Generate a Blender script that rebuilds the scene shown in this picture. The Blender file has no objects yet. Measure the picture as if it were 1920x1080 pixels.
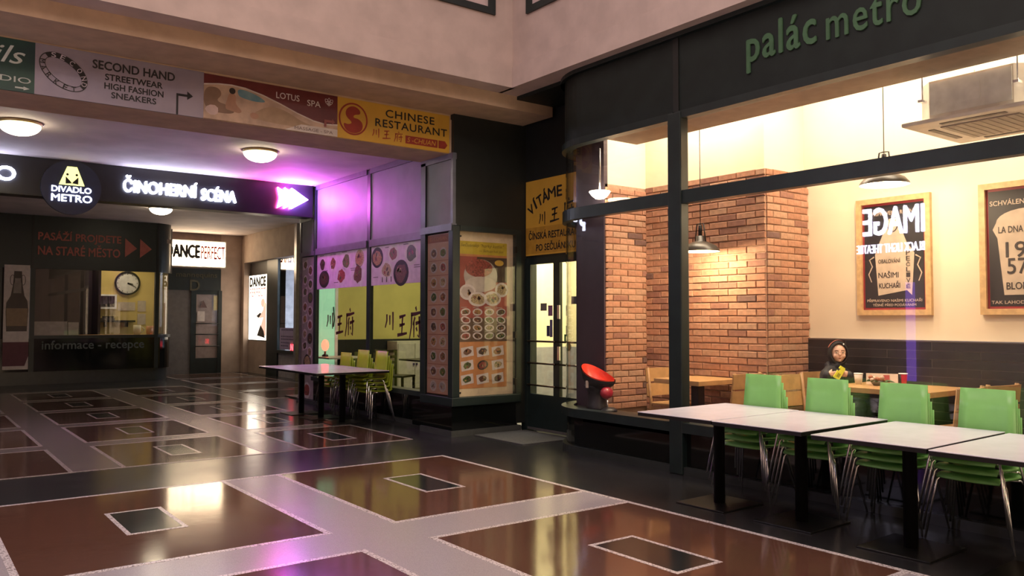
import bpy, math, random
from mathutils import Vector, Matrix
random.seed(11)
SC = bpy.context.scene
COL = SC.collection
PI = math.pi

# ------------------------------------------------------------------ camera
def make_camera():
    yaw, pitch, roll = math.radians(36.869), math.radians(2.1975), math.radians(0.079)
    f = Vector((math.sin(yaw)*math.cos(pitch), math.cos(yaw)*math.cos(pitch), math.sin(pitch)))
    r = Vector((math.cos(yaw), -math.sin(yaw), 0)); u = r.cross(f)
    r2 = r*math.cos(roll)+u*math.sin(roll); u2 = -r*math.sin(roll)+u*math.cos(roll)
    cd = bpy.data.cameras.new('camera'); co = bpy.data.objects.new('camera', cd); COL.objects.link(co)
    m = Matrix((r2, u2, -f)).transposed().to_4x4(); m.translation = (0, 0, 1.5)
    co.matrix_world = m
    cd.sensor_width = 36; cd.lens = 1546.2/1920*36; cd.clip_start = .02; cd.clip_end = 200
    SC.camera = co
make_camera()

# ------------------------------------------------------------------ exposure, world, large lights
SC.view_settings.view_transform = 'Standard'; SC.view_settings.look = 'None'
SC.view_settings.exposure = 0.22; SC.view_settings.gamma = 1.0; SC.view_settings.use_curve_mapping = False
W = bpy.data.worlds.new('night_hall'); SC.world = W; W.use_nodes = True
bg = W.node_tree.nodes['Background']; bg.inputs[0].default_value = (1.0, .80, .78, 1); bg.inputs[1].default_value = .66

def area(name, loc, rot, sx, sy, power, col):
    l = bpy.data.lights.new(name, 'AREA'); l.shape = 'RECTANGLE'; l.size = sx; l.size_y = sy
    l.energy = power; l.color = col
    o = bpy.data.objects.new(name, l); COL.objects.link(o); o.location = loc; o.rotation_euler = rot
    return o
WARM = (1.0, .87, .66)
area('cafe_ceiling_light', (7.35, 3.2, 4.25), (0, 0, 0), .7, 5.5, 172, WARM)
area('cafe_corner_light', (6.92, 6.1, 4.25), (0, 0, 0), .5, 1.2, 48, WARM)
area('dining_room_light', (8.6, 12.8, 3.5), (0, 0, 0), 2.5, 3.0, 90, (1, .92, .66))
area('entrance_light', (7.7, 8.8, 3.2), (0, 0, 0), .8, 1.0, 95, (1, .94, .76))
area('kiosk_light', (4.4, 22.3, 3.3), (0, 0, 0), 1.5, .6, 20, (1, .84, .55))
area('shop_light', (9.2, 20.2, 3.3), (0, 0, 0), 1.2, 2.0, 90, (.80, .88, 1))
area('rear_warm_fill', (1.2, -4.2, 1.9), (math.radians(90), 0, 0), 6, 2.4, 130, (1, .72, .46))  # added warm fill from behind the camera; no shop front stands there
area('hall_light', (1.5, 2.0, 7.6), (0, 0, 0), 4, 5, 260, (1, .80, .72))

# ------------------------------------------------------------------ materials
MATS = {}
def mat(name, col=(.5, .5, .5), rough=.5, metal=0.0, emit=None, es=0.0, noise=None, bump=0.0, spec=.5, coat=0.0, c2=None):
    if name in MATS: return MATS[name]
    m = bpy.data.materials.new(name); m.use_nodes = True; nt = m.node_tree; b = nt.nodes['Principled BSDF']
    b.inputs['Base Color'].default_value = (*col, 1); b.inputs['Roughness'].default_value = rough
    b.inputs['Metallic'].default_value = metal; b.inputs['Specular IOR Level'].default_value = spec
    if coat: b.inputs['Coat Weight'].default_value = coat; b.inputs['Coat Roughness'].default_value = .08
    if emit: b.inputs['Emission Color'].default_value = (*emit, 1); b.inputs['Emission Strength'].default_value = es
    if noise is None and not emit: noise = (9.0, .10)
    if noise:
        tc = nt.nodes.new('ShaderNodeTexCoord'); n = nt.nodes.new('ShaderNodeTexNoise')
        n.inputs['Scale'].default_value = noise[0]; n.inputs['Detail'].default_value = 4
        nt.links.new(tc.outputs['Object'], n.inputs['Vector'])
        r = nt.nodes.new('ShaderNodeValToRGB'); a = noise[1]
        d = c2 or [max(0, c*(1-a)) for c in col]; e = col if c2 else [min(1, c*(1+a)) for c in col]
        r.color_ramp.elements[0].position = .35; r.color_ramp.elements[1].position = .65
        r.color_ramp.elements[0].color = (*d, 1); r.color_ramp.elements[1].color = (*e, 1)
        nt.links.new(n.outputs['Fac'], r.inputs['Fac']); nt.links.new(r.outputs['Color'], b.inputs['Base Color'])
        if bump:
            bp = nt.nodes.new('ShaderNodeBump'); bp.inputs['Strength'].default_value = bump; bp.inputs['Distance'].default_value = .01
            nt.links.new(n.outputs['Fac'], bp.inputs['Height']); nt.links.new(bp.outputs['Normal'], b.inputs['Normal'])
    MATS[name] = m; return m

def glass(name='window_glass', tint=(1, 1, 1), base=.045):
    if name in MATS: return MATS[name]
    m = bpy.data.materials.new(name); m.use_nodes = True; nt = m.node_tree; nt.nodes.clear()
    o = nt.nodes.new('ShaderNodeOutputMaterial'); t = nt.nodes.new('ShaderNodeBsdfTransparent'); g = nt.nodes.new('ShaderNodeBsdfGlossy')
    t.inputs[0].default_value = (*tint, 1); g.inputs['Roughness'].default_value = .01
    lw = nt.nodes.new('ShaderNodeLayerWeight'); lw.inputs['Blend'].default_value = .5
    p = nt.nodes.new('ShaderNodeMath'); p.operation = 'POWER'; p.inputs[1].default_value = 5
    q = nt.nodes.new('ShaderNodeMath'); q.operation = 'MULTIPLY_ADD'; q.inputs[1].default_value = 1-base; q.inputs[2].default_value = base
    mx = nt.nodes.new('ShaderNodeMixShader')
    nt.links.new(lw.outputs['Facing'], p.inputs[0]); nt.links.new(p.outputs[0], q.inputs[0]); nt.links.new(q.outputs[0], mx.inputs[0])
    nt.links.new(t.outputs[0], mx.inputs[1]); nt.links.new(g.outputs[0], mx.inputs[2]); nt.links.new(mx.outputs[0], o.inputs[0])
    MATS[name] = m; return m

def terrazzo(name, c1, c2, rough=.16):
    if name in MATS: return MATS[name]
    m = mat(name, c1, rough, noise=(220, .1), c2=c2, spec=.55); nt = m.node_tree; b = nt.nodes['Principled BSDF']
    n = nt.nodes.new('ShaderNodeTexNoise'); n.inputs['Scale'].default_value = 2.2; n.inputs['Detail'].default_value = 5
    tc = [k for k in nt.nodes if k.type == 'TEX_COORD'][0]; nt.links.new(tc.outputs['Object'], n.inputs['Vector'])
    mr = nt.nodes.new('ShaderNodeMapRange'); mr.inputs['To Min'].default_value = rough*.75; mr.inputs['To Max'].default_value = rough*1.35
    nt.links.new(n.outputs['Fac'], mr.inputs[0]); nt.links.new(mr.outputs[0], b.inputs['Roughness'])
    bp = nt.nodes.new('ShaderNodeBump'); bp.inputs['Strength'].default_value = .05; bp.inputs['Distance'].default_value = .02
    nt.links.new(n.outputs['Fac'], bp.inputs['Height']); nt.links.new(bp.outputs['Normal'], b.inputs['Normal'])
    return m

def mosaic(name, c1, joint):
    if name in MATS: return MATS[name]
    m = bpy.data.materials.new(name); m.use_nodes = True; nt = m.node_tree; b = nt.nodes['Principled BSDF']
    tc = nt.nodes.new('ShaderNodeTexCoord'); v = nt.nodes.new('ShaderNodeTexVoronoi'); v.inputs['Scale'].default_value = 42
    v.feature = 'DISTANCE_TO_EDGE'; nt.links.new(tc.outputs['Object'], v.inputs['Vector'])
    r = nt.nodes.new('ShaderNodeValToRGB'); r.color_ramp.elements[0].position = .03; r.color_ramp.elements[1].position = .10
    r.color_ramp.elements[0].color = (*joint, 1); r.color_ramp.elements[1].color = (*c1, 1)
    nt.links.new(v.outputs['Distance'], r.inputs['Fac']); nt.links.new(r.outputs['Color'], b.inputs['Base Color'])
    b.inputs['Roughness'].default_value = .25
    MATS[name] = m; return m

DARK = mat('dark_green_paint', (.011, .020, .020), .38, noise=(6, .15))
PANEL = mat('dark_grey_panel', (.011, .017, .016), .5, noise=(5, .15), spec=.3)
BLACK = mat('black_glass', (.004, .005, .005), .07, noise=(3, .1))
BLACKM = mat('black_metal', (.006, .006, .006), .35)
PALE = mat('pale_plaster', (.56, .45, .41), .85, noise=(3.5, .08), bump=.05)
CEILM = mat('ceiling_plaster', (.66, .58, .57), .8, noise=(2, .10))
BEIGE = mat('beige_wall', (.40, .31, .25), .8, noise=(4, .08))
TAN = mat('warm_tinted_fascia', (.54, .39, .27), .8, noise=(5, .10))  # tan pushed towards orange to carry the warm light on the strip
GREYP = mat('grey_blue_panel', (.17, .17, .185), .55, noise=(2.5, .10))
FRAMEG = mat('purple_grey_frame', (.11, .10, .12), .4)
CREAM = mat('cream_wall', (.82, .67, .50), .8, noise=(3, .03))
WHITE = mat('white_plastic', (.8, .8, .78), .35)
WOOD = mat('oak_wood', (.46, .26, .11), .45, noise=(14, .10))
WOODD = mat('oak_wood_deep_grain', (.36, .19, .08), .5, noise=(18, .12))
CHROME = mat('chrome', (.92, .92, .95), .22, 1.0, noise=(4, .03))
GREEN = mat('green_plastic', (.24, .58, .17), .32, noise=(6, .05))
LIME = mat('lime_plastic', (.36, .46, .03), .35, noise=(6, .05))
TABLEW = mat('cool_tinted_laminate', (.72, .73, .84), .25, noise=(8, .03))  # white tinted cool; the bluish light on the tops is in the colour
GL = glass()

# ------------------------------------------------------------------ mesh helper
class FR:
    def __init__(s, o=(0, 0, 0), u=(1, 0, 0), v=(0, 1, 0), n=(0, 0, 1)):
        s.o, s.u, s.v, s.n = Vector(o), Vector(u), Vector(v), Vector(n)
    def p(s, a, b, c): return s.o+s.u*a+s.v*b+s.n*c
def fY(x, y, z): return FR((x, y, z), (1, 0, 0), (0, 0, 1), (0, -1, 0))     # faces -Y
def fX(x, y, z): return FR((x, y, z), (0, -1, 0), (0, 0, 1), (-1, 0, 0))    # faces -X
def fXp(x, y, z): return FR((x, y, z), (0, 1, 0), (0, 0, 1), (1, 0, 0))     # faces +X

TXT = {}
def text_geo(s, bold, shear, space, flat):
    k = (s, bold, shear, space, flat)
    if k in TXT: return TXT[k]
    cu = bpy.data.curves.new('t', 'FONT'); cu.body = s; cu.size = 1; cu.offset = bold; cu.shear = shear; cu.space_character = space
    cu.resolution_u = 3; cu.extrude = 0 if flat else 1
    ob = bpy.data.objects.new('t', cu); COL.objects.link(ob)
    dg = bpy.context.evaluated_depsgraph_get(); ev = ob.evaluated_get(dg); me = ev.to_mesh()
    vs = [tuple(v.co) for v in me.vertices]; fs = [tuple(p.vertices) for p in me.polygons]
    ev.to_mesh_clear(); bpy.data.objects.remove(ob); bpy.data.curves.remove(cu)
    TXT[k] = (vs, fs); return TXT[k]

class MB:
    def __init__(s, fr=None):
        s.v, s.f, s.mi, s.sm, s.mats = [], [], [], [], []; s.fr = fr or FR()
    def add(s, vs, fs, m, smooth=False):
        if m not in s.mats: s.mats.append(m)
        i = s.mats.index(m); b = len(s.v)
        s.v += [s.fr.p(*p) for p in vs]
        for f in fs: s.f.append([b+k for k in f]); s.mi.append(i); s.sm.append(smooth)
        return s
    def box(s, a0, a1, b0, b1, c0, c1, m):
        a0, a1 = sorted((a0, a1)); b0, b1 = sorted((b0, b1)); c0, c1 = sorted((c0, c1))
        vs = [(a, b, c) for c in (c0, c1) for b in (b0, b1) for a in (a0, a1)]
        return s.add(vs, [(0, 2, 3, 1), (4, 5, 7, 6), (0, 1, 5, 4), (2, 6, 7, 3), (0, 4, 6, 2), (1, 3, 7, 5)], m)
    def cbox(s, a, b, c, da, db, dc, m): return s.box(a-da/2, a+da/2, b-db/2, b+db/2, c-dc/2, c+dc/2, m)
    def poly(s, pts, n0, n1, m, smooth=False):
        k = len(pts); vs = [(a, b, n0) for a, b in pts]+[(a, b, n1) for a, b in pts]
        fs = [tuple(range(k-1, -1, -1)), tuple(range(k, 2*k))]+[(i, (i+1) % k, k+(i+1) % k, k+i) for i in range(k)]
        return s.add(vs, fs, m, smooth)
    def flat(s, pts, n, m): return s.add([(a, b, n) for a, b in pts], [tuple(range(len(pts)))], m)
    def ell(s, u, v, ru, rv, n0, n1, m, seg=20, wob=0.0, rot=0.0):
        pts = []
        for i in range(seg):
            t = 2*PI*i/seg; k = 1+random.uniform(-wob, wob); x, y = ru*k*math.cos(t), rv*k*math.sin(t)
            pts.append((u+x*math.cos(rot)-y*math.sin(rot), v+x*math.sin(rot)+y*math.cos(rot)))
        if n1 is None: return s.flat(pts, n0, m)
        return s.poly(pts, n0, n1, m)
    def ring(s, u, v, ru, rv, wu, n0, n1, m, seg=36, rot=0.0, a0=0, a1=2*PI, rv2=None):
        vs = []; full = abs(a1-a0) > 6.28; k = seg if full else seg+1
        for n in (n0, n1):
            for r_, q_ in ((ru, rv), (ru-wu, (rv2 if rv2 else rv-wu))):
                for i in range(k):
                    t = a0+(a1-a0)*i/seg; x, y = r_*math.cos(t), q_*math.sin(t)
                    vs.append((u+x*math.cos(rot)-y*math.sin(rot), v+x*math.sin(rot)+y*math.cos(rot), n))
        fs = []
        for i in range(seg):
            j = (i+1) % k
            fs += [(2*k+i, 2*k+j, 3*k+j, 3*k+i), (i, k+i, k+j, j), (i, j, 2*k+j, 2*k+i), (k+i, 3*k+i, 3*k+j, k+j)]
        return s.add(vs, fs, m)
    def lathe(s, prof, u, v, m, seg=24, n=0.0, su=1.0, sv=1.0, smooth=True, caps=True):
        vs = [(u+r*su*math.cos(2*PI*i/seg), v+r*sv*math.sin(2*PI*i/seg), n+z) for r, z in prof for i in range(seg)]
        fs = [(j*seg+i, j*seg+(i+1) % seg, (j+1)*seg+(i+1) % seg, (j+1)*seg+i) for j in range(len(prof)-1) for i in range(seg)]
        if caps and prof[0][0] > 1e-4: fs.append(tuple(range(seg-1, -1, -1)))
        if caps and prof[-1][0] > 1e-4: fs.append(tuple(range((len(prof)-1)*seg, len(prof)*seg)))
        return s.add(vs, fs, m, smooth)
    def tube(s, pts, r, m, seg=8):
        P = [Vector(p) for p in pts]; rs = r if isinstance(r, (list, tuple)) else [r]*len(P); vs = []
        for i, p in enumerate(P):
            d = (P[min(i+1, len(P)-1)]-P[max(i-1, 0)]).normalized()
            a = d.cross(Vector((0, 0, 1)));
            if a.length < .05: a = d.cross(Vector((0, 1, 0)))
            a.normalize(); b = d.cross(a)
            if i and a.dot(pa) < 0: a, b = -a, -b
            pa = a
            vs += [tuple(p+(a*math.cos(2*PI*k/seg)+b*math.sin(2*PI*k/seg))*rs[i]) for k in range(seg)]
        n = len(P)
        fs = [(j*seg+i, j*seg+(i+1) % seg, (j+1)*seg+(i+1) % seg, (j+1)*seg+i) for j in range(n-1) for i in range(seg)]
        fs += [tuple(range(seg-1, -1, -1)), tuple(range((n-1)*seg, n*seg))]
        return s.add(vs, fs, m, True)
    def ball(s, c, rx, ry, rz, m, seg=16, rings=10):
        pr = [(math.sin(PI*i/rings), -math.cos(PI*i/rings)) for i in range(rings+1)]
        vs = [(c[0]+rx*r*math.cos(2*PI*i/seg), c[1]+ry*r*math.sin(2*PI*i/seg), c[2]+rz*z) for r, z in pr for i in range(seg)]
        fs = [(j*seg+i, j*seg+(i+1) % seg, (j+1)*seg+(i+1) % seg, (j+1)*seg+i) for j in range(rings) for i in range(seg)]
        return s.add(vs, fs, m, True)
    def text(s, t, u, v, w, h, n, m, depth=0.0, bold=0.0, shear=0.0, space=1.0, rot=0.0):
        if bold and not getattr(s, '_in', 0):
            s._in = 1; b = bold*.55*(h or .1)*1.3
            for i, (du, dv) in enumerate(((0, 0), (b, 0), (-b, 0), (0, b), (0, -b))): s.text(t, u+du, v+dv, w, h, n+.0005*i, m, depth, 0, shear, space, rot)
            s._in = 0; return s
        vs, fs = text_geo(t, 0, shear, space, depth == 0)
        x0, x1 = min(p[0] for p in vs), max(p[0] for p in vs); y0, y1 = min(p[1] for p in vs), max(p[1] for p in vs)
        ky = h/(y1-y0) if h else w/(x1-x0); kx = w/(x1-x0) if w else ky; c, q = math.cos(rot), math.sin(rot); out = []
        for x, y, z in vs:
            a, b = (x-x0)*kx, (y-y0)*ky
            out.append((u+a*c-b*q, v+a*q+b*c, n+(z+1)/2*depth if depth else n))
        return s.add(out, fs, m)
    def strokes(s, S, u, v, w, h, n, m, wd=.09, depth=.0):
        for st in S:
            L, Rr = [], []; k = len(st)
            for i, (x, y) in enumerate(st):
                a = st[max(i-1, 0)]; b = st[min(i+1, k-1)]; dx, dy = b[0]-a[0], b[1]-a[1]; l = math.hypot(dx, dy) or 1
                q = wd*(.62 if i == k-1 else (1.0 if i == 0 else .9))/2
                L.append((u+(x-dy/l*q)*w, v+(y+dx/l*q)*h)); Rr.append((u+(x+dy/l*q)*w, v+(y-dx/l*q)*h))
            for i in range(k-1):
                s.flat([Rr[i], Rr[i+1], L[i+1], L[i]], n, m)
        return s
    def build(s, name, parent=None, local=False, bevel=0.0):
        me = bpy.data.meshes.new(name); off = Vector((0, 0, 0))
        if parent is not None and not local:
            q = parent
            while q: off += q.location; q = q.parent
        me.from_pydata([tuple(p-off) for p in s.v], [], s.f)
        for m in s.mats: me.materials.append(m)
        me.polygons.foreach_set('material_index', s.mi); me.polygons.foreach_set('use_smooth', s.sm); me.update()
        o = bpy.data.objects.new(name, me); COL.objects.link(o)
        if parent is not None: o.parent = parent
        if bevel:
            b = o.modifiers.new('bevel', 'BEVEL'); b.width = bevel; b.segments = 2; b.limit_method = 'ANGLE'
        return o

def soft(pts, it=3):
    for _ in range(it):
        k = len(pts); pts = [q for i in range(k) for q in ((pts[i][0]*.75+pts[(i+1) % k][0]*.25, pts[i][1]*.75+pts[(i+1) % k][1]*.25), (pts[i][0]*.25+pts[(i+1) % k][0]*.75, pts[i][1]*.25+pts[(i+1) % k][1]*.75))]
    return pts
def tag(o, label, cat, group=None):
    o['label'] = label; o['category'] = cat
    if group: o['group'] = group
    return o
def thing(name, label, cat, loc=(0, 0, 0), group=None):
    o = bpy.data.objects.new(name, None); o.empty_display_size = .1; COL.objects.link(o); o.location = loc
    return tag(o, label, cat, group)
def struct(o, label=None):
    o['kind'] = 'structure'
    if label: o['label'] = label
    return o
def sempty(name, label=None):
    o = bpy.data.objects.new(name, None); o.empty_display_size = .1; COL.objects.link(o); return struct(o, label)
def bx(name, x0, x1, y0, y1, z0, z1, m, parent=None, bevel=0.0):
    return MB().box(x0, x1, y0, y1, z0, z1, m).build(name, parent, bevel=bevel)
def dup(o, parent=None):
    c = o.copy(); COL.objects.link(c)
    if parent is not None: c.parent = parent
    for ch in o.children: dup(ch, c)
    return c
CHUAN = [[(.2, .85), (.2, .5), (.02, .12)], [(.52, .8), (.53, .28)], [(.86, .98), (.87, .5), (.86, .0)]]
WANG = [[(.2, .88), (.85, .98)], [(.22, .5), (.78, .58)], [(.0, .05), (.5, .1), (1.0, .16)], [(.55, .92), (.5, .5), (.46, .1)]]
FU = [[(.5, 1.05), (.58, .92)], [(.1, .80), (.5, .82), (1.0, .88)], [(.18, .80), (.15, .4), (.0, .0)], [(.45, .72), (.28, .45)], [(.36, .55), (.36, .05)],
      [(.5, .50), (1.0, .58)], [(.80, .74), (.82, .3), (.8, .06), (.66, .14)], [(.55, .38), (.64, .26)]]
# ================================================================== FLOOR
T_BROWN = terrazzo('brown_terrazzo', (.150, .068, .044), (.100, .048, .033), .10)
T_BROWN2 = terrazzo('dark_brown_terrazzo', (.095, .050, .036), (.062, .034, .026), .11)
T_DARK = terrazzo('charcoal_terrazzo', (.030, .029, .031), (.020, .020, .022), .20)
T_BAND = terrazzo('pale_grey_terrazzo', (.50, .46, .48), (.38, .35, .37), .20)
T_BAND2 = terrazzo('passage_grey_terrazzo', (.22, .19, .17), (.16, .135, .125), .20)  # passage bands in a darker grey than the hall bands
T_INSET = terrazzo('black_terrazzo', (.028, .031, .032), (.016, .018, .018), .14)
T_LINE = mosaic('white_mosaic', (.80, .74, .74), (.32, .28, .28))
T_LINE2 = mosaic('passage_white_mosaic', (.46, .40, .37), (.22, .18, .17))  # passage borders in a darker mosaic than the hall borders
floor = struct(bx('floor', -6, 13, -5, 26, -.12, 0, T_DARK))
def strip_frame(x0, x1, y0, y1, w, m, z):
    for a in ((x0, x1, y0, y0+w), (x0, x1, y1-w, y1), (x0, x0+w, y0+w, y1-w), (x1-w, x1, y0+w, y1-w)):
        bx('border_strip', a[0], a[1], a[2], a[3], -.01, z, m, floor)
def fpanel(x0, x1, y0, y1, mb_, ml, iw, ih, lw, inset=True):
    bx('floor_panel', x0+lw, x1-lw, y0+lw, y1-lw, -.01, .0022, mb_, floor)
    strip_frame(x0, x1, y0, y1, lw, ml, .0030)
    if inset:
        cx, cy = (x0+x1)/2, (y0+y1)/2+.0
        bx('floor_inset', cx-iw/2, cx+iw/2, cy-ih/2, cy+ih/2, -.01, .0034, T_INSET, floor)
        strip_frame(cx-iw/2-.012, cx+iw/2+.012, cy-ih/2-.012, cy+ih/2+.012, lw*.72, ml, .0040)
for (x0, x1) in ((2.98, 4.90), (.58, 2.50), (-1.82, .10)):
    for (y0, y1) in ((5.42, 7.80), (2.55, 4.93), (-.32, 2.07)):
        fpanel(x0, x1, y0, y1, T_BROWN, T_LINE, .39, .76, .045)
    for (y0, y1) in ((4.93, 5.42), (2.07, 2.55)):
        bx('floor_band', x0, x1, y0, y1, -.01, .0015, T_BAND, floor)
for (x0, x1) in ((2.50, 2.98), (.10, .58)):
    bx('floor_band', x0, x1, -.32, 7.80, -.01, .0015, T_BAND, floor)
    bx('border_strip', x0, x1, 7.755, 7.80, -.01, .0031, T_LINE, floor)
for (y0, y1) in ((4.93, 5.42), (2.07, 2.55)):
    bx('border_strip', 4.855, 4.90, y0, y1, -.01, .0031, T_LINE, floor)
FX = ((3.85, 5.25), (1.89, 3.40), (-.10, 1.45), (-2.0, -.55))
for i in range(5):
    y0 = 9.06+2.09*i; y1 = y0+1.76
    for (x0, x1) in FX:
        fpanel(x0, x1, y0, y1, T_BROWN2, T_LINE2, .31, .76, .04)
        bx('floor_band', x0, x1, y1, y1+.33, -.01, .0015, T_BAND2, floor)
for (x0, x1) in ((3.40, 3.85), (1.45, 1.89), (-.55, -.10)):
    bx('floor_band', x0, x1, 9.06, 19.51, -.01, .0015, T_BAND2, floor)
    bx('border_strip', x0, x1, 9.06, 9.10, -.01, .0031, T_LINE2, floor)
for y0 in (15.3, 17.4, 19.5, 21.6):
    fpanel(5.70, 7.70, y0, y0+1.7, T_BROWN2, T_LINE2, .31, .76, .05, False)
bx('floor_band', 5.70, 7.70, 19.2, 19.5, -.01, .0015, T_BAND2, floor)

# ================================================================== UPPER WALLS, BEAMS, CEILINGS
wu = struct(bx('wall_upper_back', -6, 6.06, 8.06, 8.30, 4.60, 8.0, PALE))
bx('lower_band', -6, 6.05, 8.02, 8.30, 4.345, 4.602, PALE, wu)
wr = struct(bx('wall_upper_right', 6.05, 6.35, -5, 8.30, 4.60, 8.0, PALE))
bx('lower_band', 6.01, 6.35, -5, 8.30, 4.345, 4.602, PALE, wr)
trim1 = struct(bx('trim_1', -6, 6.89, 8.30, 9.9, 4.17, 4.60, TAN))
trim2 = struct(bx('trim_2', -6, 5.76, 9.02, 9.74, 3.655, 4.18, TAN))
struct(bx('ceiling', -6, 13, 9.70, 26, 3.88, 4.10, CEILM))
struct(bx('ceiling_recess', 6.30, 8.8, 6.9, 9.9, 4.30, 4.45, PANEL))
struct(bx('wall_left', -2.9, -2.7, -5, 26, 0, 8, BEIGE))
struct(bx('wall_rear', -2.9, 6.4, -4.6, -4.4, 0, 8, BEIGE))
PANE_UP = mat('milky_pane', (.62, .50, .50), .2)
def upper_window(name, mk, along0, along1, z0, z1):
    w = sempty(name); F = .10
    for nm, a0, a1, b0, b1 in (('frame_rail', along0, along1, z0, z0+F*.8), ('frame_stile', along0, along0+F, z0+F*.8, z1), ('frame_stile', along1-F, along1, z0+F*.8, z1)):
        mk(nm, a0, a1, b0, b1, .05, DARK, w)
    mk('pane', along0+F, along1-F, z0+F*.8, z1, .01, PANE_UP, w)
upper_window('window_1', lambda n, a, b, c, d, t, m, p: bx(n, a, b, 8.06-t*.6, 8.07, c, d, m, p), 3.4, 5.77, 5.20, 7.2)
upper_window('window_2', lambda n, a, b, c, d, t, m, p: bx(n, 6.05-t*.6, 6.06, a, b, c, d, m, p), 5.0, 7.76, 5.19, 7.2)

# ================================================================== DISPLAY PILLAR
pil = sempty('wall_pillar')
bx('core', 5.80, 6.85, 9.06, 9.70, .30, 4.17, PANEL, pil)
bx('upper_panel', 5.76, 6.86, 8.94, 9.10, 2.70, 4.17, mat('black_paint', (.010, .012, .011), .5), pil)
bx('core_side', 6.78, 6.95, 8.945, 10.0, .10, 4.3, mat('black_paint'), pil)
bx('plinth', 5.75, 6.80, 8.95, 9.95, .06, .40, BLACK, pil)
bx('base_step', 5.72, 6.84, 8.91, 9.70, 0, .075, mat('grey_stone', (.055, .058, .058), .3), pil)
bx('bottom_rail', 5.73, 6.84, 8.91, 9.72, .385, .50, DARK, pil, bevel=.01)
bx('corner_post', 5.73, 5.845, 8.91, 9.02, .50, 2.72, DARK, pil, bevel=.01)
bx('right_stile', 6.755, 6.84, 8.91, 9.02, .50, 2.72, DARK, pil)
bx('top_rail', 5.845, 6.755, 8.91, 9.02, 2.655, 2.72, DARK, pil)
bx('side_stile', 5.73, 5.80, 9.60, 9.72, .50, 3.62, DARK, pil)
bx('side_rail', 5.72, 5.80, 8.93, 9.72, 2.65, 2.74, mat('steel_blue_frame', (.13, .14, .17), .35), pil)
bx('side_panel', 5.755, 5.81, 8.96, 9.60, 2.74, 3.58, GREYP, pil)
bx('side_top_rail', 5.73, 5.80, 8.93, 9.72, 3.58, 3.66, FRAMEG, pil)
bx('corner_edge', 5.735, 5.78, 8.92, 8.97, 2.72, 3.66, mat('steel_blue_frame'), pil)
bx('case_pane', 5.845, 6.755, 8.925, 8.931, .50, 2.655, GL, pil)
bx('side_pane', 5.742, 5.747, 9.02, 9.60, .50, 2.65, GL, pil)
for z in (.62, 1.25, 2.40):
    bx('hinge', 6.73, 6.76, 8.895, 8.912, z, z+.09, BLACKM, pil)

# ================================================================== RESTAURANT WINDOW (S-chuan)
w3 = sempty('window_3')
bx('plinth', 6.00, 6.12, 9.95, 13.88, .05, .42, BLACK, w3)
bx('base_step', 5.96, 6.12, 9.72, 14.55, 0, .06, mat('grey_stone'), w3)
bx('sill', 5.95, 6.14, 9.72, 13.88, .42, .49, DARK, w3)
for y0, y1 in ((13.78, 13.88), (11.71, 11.82), (9.96, 10.12)):
    bx('mullion', 5.985, 6.05, y0, y1, .49, 3.86, DARK, w3)
for y0, y1 in ((11.82, 13.78), (10.12, 11.71)):
    bx('middle_rail', 5.97, 6.09, y0, y1, 2.64, 2.75, FRAMEG, w3)
    bx('upper_panel', 6.00, 6.08, y0, y1, 2.75, 3.80, GREYP, w3)
    bx('top_rail', 5.97, 6.09, y0, y1, 3.80, 3.88, FRAMEG, w3)
    bx('pane', 6.012, 6.018, y0, y1, .49, 2.64, GL, w3)
INK = mat('dark_red_brush_ink', (.055, .010, .008), .5)
for (ya, yb) in ((13.36, 12.28), (11.24, 10.14)):
    mb = MB(fX(6.009, ya, 1.22)); w = ya-yb
    mb.strokes(CHUAN, 0, .12, .26*w, .28, 0, INK, .17); mb.strokes(WANG, .35*w, .03, .26*w, .32, 0, INK, .16); mb.strokes(FU, .68*w, .0, .31*w, .44, 0, INK, .13)
    o = mb.build('brush_lettering', w3); o['label'] = 'dark red brush characters painted on the glass'
pl = sempty('wall_pilaster')
bx('post', 6.02, 6.09, 13.88, 14.52, 0, 3.88, DARK, pl)
bx('upper_panel', 6.00, 6.03, 13.95, 14.44, 2.72, 3.28, GREYP, pl)
bx('rail', 5.985, 6.03, 13.88, 14.52, 3.28, 3.36, FRAMEG, pl)
bx('rail', 5.985, 6.03, 13.88, 14.52, 2.645, 2.72, FRAMEG, pl)
bx('edge_trim', 5.99, 6.03, 14.49, 14.54, .0, 3.88, mat('steel_trim', (.35, .33, .34), .3, .8), pl)

# dining room behind the window
YEL = mat('olive_yellow_wall', (.55, .50, .14), .7, noise=(3, .06))
struct(bx('wall_dining_end', 6.55, 12.4, 15.5, 15.7, 0, 3.9, YEL))
struct(bx('baseboard_dining', 7.15, 12.4, 15.44, 15.50, 0, 1.09, mat('dark_dado', (.012, .014, .014), .4)))
struct(bx('wall_dining_right', 12.2, 12.4, 10, 15.7, 0, 3.9, YEL))
struct(bx('wall_dining_near', 6.85, 12.4, 10.0, 10.15, 0, 4.2, YEL))
struct(bx('floor_dining', 6.12, 12.4, 10.1, 15.5, -.02, .03, mat('dark_wood_floor', (.03, .022, .016), .4)))
d3 = sempty('door_3')
bx('leaf', 6.74, 7.14, 15.40, 15.50, .03, 2.3, mat('mint_paint_glow', (.35, .72, .46), .5, emit=(.45, .95, .60), es=.35, noise=(4, .05)), d3)  # door paint carries a faint glow so the leaf looks lit
bx('jamb', 7.10, 7.16, 15.38, 15.50, .03, 2.35, WHITE, d3)
bx('jamb', 6.68, 6.74, 15.38, 15.50, .03, 2.35, WHITE, d3)
MB().tube([(7.06, 15.38, 1.35), (7.07, 15.35, 1.5), (7.06, 15.38, 1.75)], .012, BLACKM).build('handle', d3)

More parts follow.
